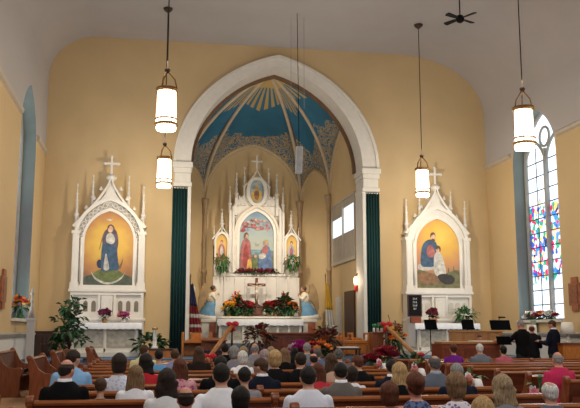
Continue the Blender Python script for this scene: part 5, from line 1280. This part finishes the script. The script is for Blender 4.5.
# hymn board
p = at(414.8, 313, 25.0); t = thing('hymn_board', 'black hymn number board with white numbers before the right side altar', 'sign', (p.x, 25.0, RZ+.01))
z1, z0 = at(415, 296, 25).z-RZ, at(415, 316, 25).z-RZ; hw = .20
mb = MB(); mb.box(-hw, hw, -.03, .03, z0, z1); mb.build('panel', M_black, t)
for a in ((-hw-.03, -hw, z0, z1), (hw, hw+.03, z0, z1), (-hw-.03, hw+.03, z1, z1+.03), (-hw-.03, hw+.03, z0-.03, z0)):
    mb = MB(); mb.box(a[0], a[1], -.04, .04, a[2], a[3]); mb.build('frame_bar', mat('dark red frame', (.05, .012, .01), .5), t)
zs0 = z0-.03
mb = MB(); mb.box(-.15, .19, -.07, .07, 0, zs0); mb.build('base_block', mat('red brown block', (.24, .06, .025), .4, .2), t, bevel=.01)
for i, s_ in enumerate(('354', '556', '368', '87')):
    cu = bpy.data.curves.new('n', 'FONT'); cu.body = s_; cu.size = .085; cu.space_character = 1.25; cu.extrude = .002; cu.align_x = 'CENTER'; to = bpy.data.objects.new('n', cu); C.objects.link(to)
    me = bpy.data.meshes.new_from_object(to.evaluated_get(bpy.context.evaluated_depsgraph_get())); bpy.data.objects.remove(to); me.materials.clear(); me.materials.append(M_wax)
    o = put('number_card', me, t, (.0, -.034, z1-.13-.105*i)); o.rotation_euler = (PI/2, 0, 0)
# music stands
M_blk2 = mat('black steel', (.005, .005, .006), .9, .2, spec=.0)
def music_stand(px_, y0, y1, Y, z0, wpx, label, rz_=0, lamp=True):
    a, b = at(px_, y0, Y), at(px_, y1, Y); w_ = wpx*Y/FPX/2; h = max(.22, a.z-b.z); zc = (a.z+b.z)/2-z0
    t = thing('music_stand', label, 'music stand', (a.x, Y, z0), rz_, 'music stands')
    mb = MB(); mb.box(-w_, w_, -.012, .012, -h/2, h/2); mb.box(-w_, w_, -.06, .0, -h/2-.01, -h/2+.012); o = mb.build('desk', M_blk2, t, (0, 0, zc)); o.rotation_euler = (-.35, 0, 0)
    mb = MB(); mb.tube([(0, .03, .16), (0, .03, zc)], .014, 8); mb.build('post', M_blk2, t)
    for k in range(3):
        q = k*2.094+.5; mb = MB(); mb.tube([(0, .03, .2), (.14*math.cos(q), .03+.14*math.sin(q), .10), (.26*math.cos(q), .03+.26*math.sin(q), .012)], .010, 6); mb.build('leg', M_blk2, t)
    if lamp:
        mb = MB(); mb.tube([(-.05, .0, zc+h/2-.03), (-.03, -.05, zc+h/2+.07), (.05, -.10, zc+h/2+.08)], .01, 6); mb.box(-.09, .11, -.14, -.06, zc+h/2+.06, zc+h/2+.10); mb.build('lamp', M_blk2, t)
music_stand(430.5, 319.5, 329.5, 23.0, SZ, 13, 'black music stand with clip lamp before the right side altar')
music_stand(467.5, 319.5, 329.5, 23.0, SZ, 13, 'black music stand right of the fern, behind the organ console')
music_stand(500, 320, 330, 23.3, SZ, 22, 'wide black music stand nearest the right corner of the wall')
music_stand(503.5, 337, 344, 20.15, 0, 15, 'black music stand held by the grey-haired musician in black', lamp=False)
# organ console
OY = 20.35
x0, x1 = at(442, 350, OY).x, at(500, 350, OY).x; zt = at(470, 341.5, OY).z
t = thing('organ_console', 'brown wooden organ console right of the front pews', 'organ', (x0, OY, 0)); wd = x1-x0
mb = MB(); mb.box(0, wd, 0, .06, .05, zt-.06); mb.box(0, .06, .06, .8, .05, zt-.06); mb.box(wd-.06, wd, .06, .8, .05, zt-.06); mb.box(0, wd, -.02, .84, 0, .06); mb.build('case', M_redwood, t)
mb = MB(); mb.box(-.03, wd+.03, -.03, .5, zt-.06, zt); mb.build('top_board', M_honey, t, bevel=.01)
for k in range(3):
    mb = MB(); mb.box(.08+k*wd/3, (k+1)*wd/3-.04, -.012, 0, .15, zt-.16); mb.build('panel', mat('dark mahogany panel', (.15, .032, .014), .35, .3), t, bevel=.006)
mb = MB(); mb.box(.1, wd-.1, .55, .8, zt-.38, zt-.30); mb.build('keyboard', M_wax, t)
p = at(483, 341, OY); mb = MB(); mb.box(p.x-x0-.28, p.x-x0+.3, .05, .34, zt, zt+.02); mb.build('sheet_music', M_wax, t)
x0, x1 = at(448, 335, 22.9).x, at(500, 335, 22.9).x; zt = at(460, 330.5, 22.9).z
t = thing('choir_screen', 'long honey-coloured wooden choir screen behind the organ console', 'screen', (x0, 22.75, SZ)); wd = x1-x0
for a, b in ((0, wd),):
    mb = MB(); mb.box(a, b, 0, .05, 0, zt-SZ-.05); mb.build('board', M_honey, t); mb = MB(); mb.box(a-.03, b+.03, -.03, .08, zt-SZ-.05, zt-SZ); mb.build('cap_rail', M_honey, t, bevel=.008)
for k in range(5):
    mb = MB(); mb.box(k*(wd-.06)/4, k*(wd-.06)/4+.06, -.015, 0, 0, zt-SZ-.06); mb.build('stile', mat('stile wood', (.36, .16, .055), .4, .2), t)
# handrails with red bows
def handrail(a, b, za, zb_, label):
    t = thing('handrail', label, 'handrail', (a[0], a[1], za), 0, 'step handrails'); A = Vector((0, 0, .92)); B = Vector((b[0]-a[0], b[1]-a[1], zb_-za+.92))
    d = (B-A).normalized(); mb = MB(); mb.tube([A-d*.12, B+d*.12], .055, 10); mb.build('rail', mat('handrail wood', (.40, .17, .05), .35, .2), t)
    for q in (A, B): mb = MB(); mb.tube([(q.x, q.y, 0 if q is A else zb_-za), (q.x, q.y, q.z)], .03, 8); mb.build('post', M_darkwood, t)
    for q in (A, B):
        mb = MB(); mb.ell((-.09, -.04, .05), (.085, .045, .06), 10, 8, M=Matrix.Translation(q)); mb.ell((.09, -.04, .05), (.10, .05, .075), 10, 8, M=Matrix.Translation(q)); mb.ell((0, -.06, .05), (.04, .04, .04), 8, 6, M=Matrix.Translation(q)); mb.tube([q+Vector((-.03, -.06, .03)), q+Vector((-.06, -.08, -.18))], [.03, .045], 6); mb.tube([q+Vector((.03, -.06, .03)), q+Vector((.05, -.08, -.15))], [.03, .045], 6)
        mb.build('red_bow', mat('red ribbon', (.50, .012, .02), .6), t)
a, b = at(209, 351, 21.0), at(232, 337, 22.75); handrail((a.x, 21.0), (b.x, 22.75), 0, SZ-.02+.0, 'sloping wooden handrail with red bows left of the main altar steps')
a, b = at(417, 352, 21.0), at(386, 338, 22.75); handrail((a.x, 21.0), (b.x, 22.75), 0, SZ-.02, 'sloping wooden handrail with red bows by the lectern')
# chairs
def armchair(px_, ytop, Y, label, m, w_=.6):
    p = at(px_, ytop, Y); h = p.z-SZ; t = thing('armchair', label, 'chair', (p.x, Y, SZ), 0, 'celebrant chairs')
    def quad(nm, fn, mm=m): mb = MB(); fn(mb); return mb.build(nm, mm, t, bevel=.01)
    quad('backrest', lambda b: b.prism([(-w_/2, .42), (w_/2, .42), (w_/2, h-.15), (w_*.36, h-.03), (0, h), (-w_*.36, h-.03), (-w_/2, h-.15)], 'y', .24, .31))
    quad('back_cushion', lambda b: b.box(-w_*.36, w_*.36, .20, .24, .50, h-.2), mat('brown leather', (.34, .11, .03), .5, .2))
    quad('seat', lambda b: b.box(-w_/2, w_/2, -.28, .26, .38, .47))
    for s in (-1, 1):
        quad('armrest', lambda b: b.box(s*w_/2-.035, s*w_/2+.035, -.28, .26, .64, .70))
        for y in (-.25, .26): quad('leg', lambda b: b.box(s*w_/2-.03, s*w_/2+.03, y-.03, y+.03, 0, .65))
    quad('apron', lambda b: b.box(-w_/2+.04, w_/2-.04, -.26, -.22, .05, .38))
    return t
armchair(340.5, 336, 25.0, 'orange-brown celebrant chair, left of the pair by the right arch pier', M_orange, .62)
armchair(354, 337, 24.6, 'orange-brown celebrant chair, right of the pair by the right arch pier', M_orange, .78)
p = at(347.5, 348, 23.2); t = thing('side_table', 'small dark table with a white cloth before the celebrant chairs', 'table', (p.x, 23.25, SZ)); h = p.z-SZ
mb = MB(); mb.box(-.36, .36, -.22, .22, max(.15, h-.05), h); mb.build('top', M_darkwood, t)
for sx in (-1, 1):
    for sy in (-1, 1): mb = MB(); mb.box(sx*.32-.025, sx*.32+.025, sy*.18-.025, sy*.18+.025, 0, max(.15, h-.05)); mb.build('leg', M_darkwood, t)
mb = MB(); mb.box(-.27, .3, -.225, .2, h, h+.035); o = mb.build('folded_cloth', M_cloth, None, (p.x, 23.25, SZ), bevel=.01); tag(o, 'folded white cloth on the small dark table', 'cloth')
# wooden prie-dieu and bench left inside the arch
p = at(197, 333, 24.8)
t = thing('bench', 'high-backed orange wooden bench left of the main altar steps', 'bench', (p.x, 24.9, SZ)); h = p.z-SZ
mb = MB(); mb.prism([(-.42, 0), (.42, 0), (.42, h-.25), (.16, h-.18), (.16, h), (-.16, h), (-.16, h-.18), (-.42, h-.25)], 'y', .2, .28); mb.build('backrest', M_orange, t, bevel=.01)
mb = MB(); mb.box(-.42, .42, -.25, .2, .40, .46); mb.build('seat', M_orange, t)
for s in (-1, 1): mb = MB(); mb.box(s*.42-.03, s*.42+.03, -.26, .3, 0, .72); mb.build('side_panel', M_orange, t, bevel=.01)
p = at(213, 339, 24.4)
t = thing('kneeler', 'reddish wooden prayer desk right of the high-backed bench', 'prayer desk', (p.x, 24.0, SZ)); h = p.z-SZ
mb = MB(); mb.box(-.36, .36, .1, .16, 0, h-.06); mb.build('front', M_endwood, t); mb = MB(); mb.prism([(-.12, h-.06), (.22, h), (.22, h+.04), (-.12, h-.02)], 'x', -.38, .38); mb.build('desk_top', M_endwood, t)
for s in (-1, 1): mb = MB(); mb.box(s*.34-.03, s*.34+.03, -.35, .1, 0, h*.55); mb.build('side', M_endwood, t)
mb = MB(); mb.box(-.33, .33, -.36, -.12, .12, .2); mb.build('knee_board', M_navyfab, t)
# ambo, stand with green candles, poinsettias
p = at(389, 323, 23.6); t = thing('lectern', 'carved wooden lectern with a dark sloping top right of the arch', 'lectern', (p.x, 23.7, SZ)); h = p.z-SZ
mb = MB(); mb.prism([(-.24, h-.14), (.22, h-.02), (.22, h+.02), (-.24, h-.10)], 'x', -.27, .27); mb.build('book_rest', mat('dark cherry', (.09, .02, .012), .35, .2), t)
mb = MB(); mb.lathe([(.24, 0), (.22, .08), (.12, .16), (.10, h-.45), (.17, h-.3), (.2, h-.14)], (0, 0, 0), 12); mb.build('pillar', M_honey, t)
mb = MB(); mb.tube([(.1, .1, h), (.04, 0, h+.14), (-.03, -.12, h+.22)], .008, 6); mb.ell((-.03, -.13, h+.225), (.014, .03, .014), 6, 5); mb.build('microphone', M_black, t)
p = at(389, 338, 23.2); bouquet('cream and orange flower spray fixed in front of the lectern', (p.x, 23.15, at(389, 347, 23.2).z), .55, .55, [CRM, YEL, ORG, CRM, DRED], n=20, seed=41, bs=1.3, leafn=60, group='lectern flowers')
p = at(400, 340, 23.6); bouquet('dark leafy flower spray with orange blooms right of the lectern', (p.x, 23.9, SZ), .5, .8, [ORG, DRED], n=9, seed=42, leafn=110, group='lectern flowers', vase=(.2, .12, M_clay))
x0, x1 = at(371.5, 340, 23.0).x, at(384, 340, 23.0).x; z = at(378, 332, 23.0).z
t = thing('candle_stand', 'square wooden stand under three green votive glasses by the right drape', 'stand', ((x0+x1)/2, 23.1, SZ)); wd = (x1-x0)/2
mb = MB(); mb.box(-wd+.03, wd-.03, -.16, .16, .06, z-SZ-.05); mb.build('cabinet', M_endwood, t); mb = MB(); mb.box(-wd, wd, -.2, .2, z-SZ-.05, z-SZ); mb.build('top', M_endwood, t, bevel=.01); mb = MB(); mb.box(-wd, wd, -.2, .2, 0, .06); mb.build('plinth', M_endwood, t)
for k, nm in enumerate(('left', 'middle', 'right')):
    t = thing('votive_glass', f'green votive glass with white base, {nm} of three by the lectern', 'candle', ((x0+x1)/2-.11+.12*k, 23.0+.03*k, z), 0, 'green votive glasses')
    mb = MB(); mb.lathe([(.035, 0), (.035, .10), (.03, .12)], (0, 0, 0), 12); mb.build('base', M_wax, t); mb = MB(); mb.lathe([(.03, .115), (.05, .15), (.055, .23), (.045, .235)], (0, 0, 0), 12); mb.build('glass', mat('green glass', (.01, .22, .07), .2), t)
p = at(379, 352, 22.0)
for px_, Y, sd, lab in ((375, 21.5, 51, 'red poinsettia in front of the green votive glasses'), (386, 22.1, 52, 'red poinsettia left of the sloping right handrail')):
    q = at(px_, 357, Y); zz = .34 if Y < 21.9 else .51
    bouquet(lab, (q.x, Y, zz), .62, .42, [(.30, .008, .03), (.36, .012, .04)], n=26, seed=sd, bs=1.4, leafn=70, vase=(.22, .17, M_clay), group='poinsettias', name='poinsettia')
q = at(397, 356, 21.4); potted('dark green bushy plant under the sloping right handrail', (q.x+.2, 20.7, 0), .7, .8, M_leaf, n=200, L=.24, W=.06, pot=(.2, .24), seed=55, trunk=False)
q = at(299.5, 350, 20.45); t = bouquet('magenta and white flowers on a dark stand before the front pews', (q.x, 20.45, 0), .48, .42, [MAG, WHT, MAG, MAG], n=22, seed=56, bs=1.5, leafn=50, vase=(.95, .15, M_black), group='sanctuary flowers')
# candle on wood stand near the left drape
p = at(157, 348.5, 24.0); t = thing('candle_table', 'low round-edged wooden stand under the white pillar candle', 'stand', (p.x+.1, 24.0, SZ)); h = max(.12, p.z-SZ)
mb = MB(); mb.box(-.50, .50, -.22, .22, h-.05, h); mb.build('top', M_darkwood, t, bevel=.01); mb = MB(); mb.box(-.46, .46, -.18, .18, 0, h-.05); mb.build('body', M_orange, t)
p2 = at(155, 328, 24.0); t = thing('pillar_candle', 'tall white pillar candle on the wooden stand by the left drape', 'candle', (p2.x, 24.0, SZ+h)); hh = p2.z-SZ-h
mb = MB(); mb.lathe([(.10, 0), (.10, .04), (.055, .08), (.055, hh-.06), (.07, hh-.05), (.07, hh), (.03, hh+.005)], (0, 0, 0), 14); mb.build('candle', M_wax, t); mb = MB(); mb.lathe([(.078, hh-.045), (.08, hh-.02), (.078, hh+.01)], (0, 0, 0), 14); mb.build('collar', M_brass, t)
# left wall : cabinet, post with finial, window flowers, stations
p = at(40.5, 331, 25.2); t = thing('cabinet', 'dark walnut cabinet in the left front corner', 'cabinet', (max(p.x, XL+.3), 25.3, SZ)); h = p.z-SZ
mb = MB(); mb.box(-.26, .26, -.25, .25, .05, h-.04); mb.build('body', M_darkwood, t); mb = MB(); mb.box(-.28, .28, -.27, .26, h-.04, h); mb.build('top', M_darkwood, t); mb = MB(); mb.box(-.26, .26, -.25, .25, 0, .05); mb.build('plinth', M_darkwood, t)
for s in (-1, 1): mb = MB(); mb.box(min(s*.02, s*.23), max(s*.02, s*.23), -.27, -.25, .1, h-.1); d_ = mb.build('door', M_darkwood, t, bevel=.006); mb = MB(); mb.ell((s*.05, -.28, h*.5), (.015, .015, .015), 8, 6); mb.build('knob', M_brass, d_)
Y = 21.9; pz = at(30, 318, Y).z; p = at(30.5, 335, Y); t = thing('candle_post', 'grey-white square post with a slim ornate finial by the left wall', 'post', (p.x, Y, .34)); h = pz-.34
M_post = mat('grey white paint', (.50, .50, .50), .6, .05)
mb = MB(); mb.box(-.09, .09, -.09, .09, 0, h); mb.box(-.12, .12, -.12, .12, h-.06, h); mb.box(-.12, .12, -.12, .12, 0, .1); mb.build('shaft', M_post, t)
ht = at(30, 288, Y).z-pz; mb = MB(); mb.lathe([(.07, 0), (.05, ht*.35), (.02, ht*.40), (.02, ht*.5), (.05, ht*.55), (.02, ht*.62), (.02, ht*.75), (.055, ht*.8), (.02, ht*.88), (.03, ht*.95), (.0, ht)], (0, 0, h), 8); mb.build('finial', mat('tarnished silver', (.34, .32, .31), .5, .2), t)
p = atx(17, 318, XL-.12); bouquet('orange flowers with trailing green on the left window sill', (XL-.02, p.y-.2, WZ0), .34, .42, [ORG, RED, ORG, (.7, .3, .04)], n=12, seed=61, bs=1.2, leafn=50, d=.36, vase=(.14, .09, M_fern))
q = atx(540, 320, XR+.12)
for k, (dy, cols, lab) in enumerate(((.55, [WHT, CRM, RED], 'left'), (-.05, [RED, DRED, ORG], 'middle'), (-.65, [WHT, RED, CRM], 'right'))):
    bouquet(f'{"red" if k == 1 else "white and red"} flowers, {lab} of three on the right window sill', (XR+.10, q.y+dy, WZ0), .22, .22, cols, n=16, seed=62+k, bs=1.05, leafn=40, d=.6, L=.14, group='flowers on the right window sill')
mb = MB(); mb.box(-.012, .0, -.16, .16, -.75, .04); o = mb.build('sill_cloth', mat('pale green banner', (.30, .36, .30), .8), None, (XR-.11, q.y-.02, WZ0-.06)); tag(o, 'pale green cloth hanging below the right window sill', 'cloth')
M_plq = mat('carved red brown wood', (.34, .11, .045), .5, .3, 9, .3, 30)
for X, s, px_, lab in ((XR, -1, 576, 'right'), (XL, 1, 2, 'left')):
    c = atx(px_, 294 if s < 0 else 289, X); t = thing('station_plaque', f'carved reddish wooden wall plaque on the {lab} wall at the photo edge', 'plaque', (X+s*.01, c.y, c.z), 0, 'station plaques')
    mb = MB(); mb.prism([(-.30, -.30), (-.16, -.30), (-.16, -.46), (.16, -.46), (.16, -.30), (.30, -.30), (.30, .30), (.16, .30), (.16, .46), (-.16, .46), (-.16, .30), (-.30, .30)], 'x', min(0, s*.05), max(0, s*.05)); mb.build('board', M_plq, t, bevel=.01)
    mb = MB(); mb.prism([(-.2, -.24), (.2, -.24), (.2, .24), (-.2, .24)], 'x', min(s*.05, s*.065), max(s*.05, s*.065)); mb.build('relief_panel', mat('dull copper relief', (.26, .09, .04), .45, .3, 12, .5, 20), t)
# lamp on cabinet at right edge, white paper
p = at(574, 343, 19.9); t = thing('lamp_table', 'small wooden cabinet under the white table lamp by the right wall', 'cabinet', (min(p.x, XR-.35), 20.2, 0)); h = p.z
mb = MB(); mb.box(-.27, .27, -.22, .22, .05, h-.05); mb.build('body', M_orange, t); mb = MB(); mb.box(-.30, .30, -.25, .25, h-.05, h); mb.build('top', M_redwood, t); mb = MB(); mb.box(-.28, .28, -.23, .23, 0, .05); mb.build('plinth', M_redwood, t); mb = MB(); mb.box(-.22, .22, -.24, -.22, .12, h-.12); d_ = mb.build('door', M_orange, t, bevel=.006)
lx = min(p.x, XR-.35); t = thing('table_lamp', 'white-shaded table lamp at the right edge by the wall', 'lamp', (lx, 20.2, h)); zt = at(574, 322, 20).z-h
mb = MB(); mb.lathe([(.09, 0), (.10, .03), (.03, .06), (.05, .12), (.02, .2), (.015, zt*.5)], (0, 0, 0), 14); mb.build('base', M_white, t)
mb = MB(); mb.lathe([(.20, zt*.42), (.15, zt), (.14, zt), (.19, zt*.42)], (0, 0, 0), 20); mb.build('lamp_shade', M_wax, t)
p = at(538, 331.5, 20.55); mb = MB(); mb.box(-.13, .13, -.006, .006, -.19, .19); o = mb.build('music_sheet', M_wax, None, (p.x, 20.55+.35, p.z)); o.rotation_euler = (-.3, 0, -.3); tag(o, 'white music sheet held up between the standing musicians', 'paper')
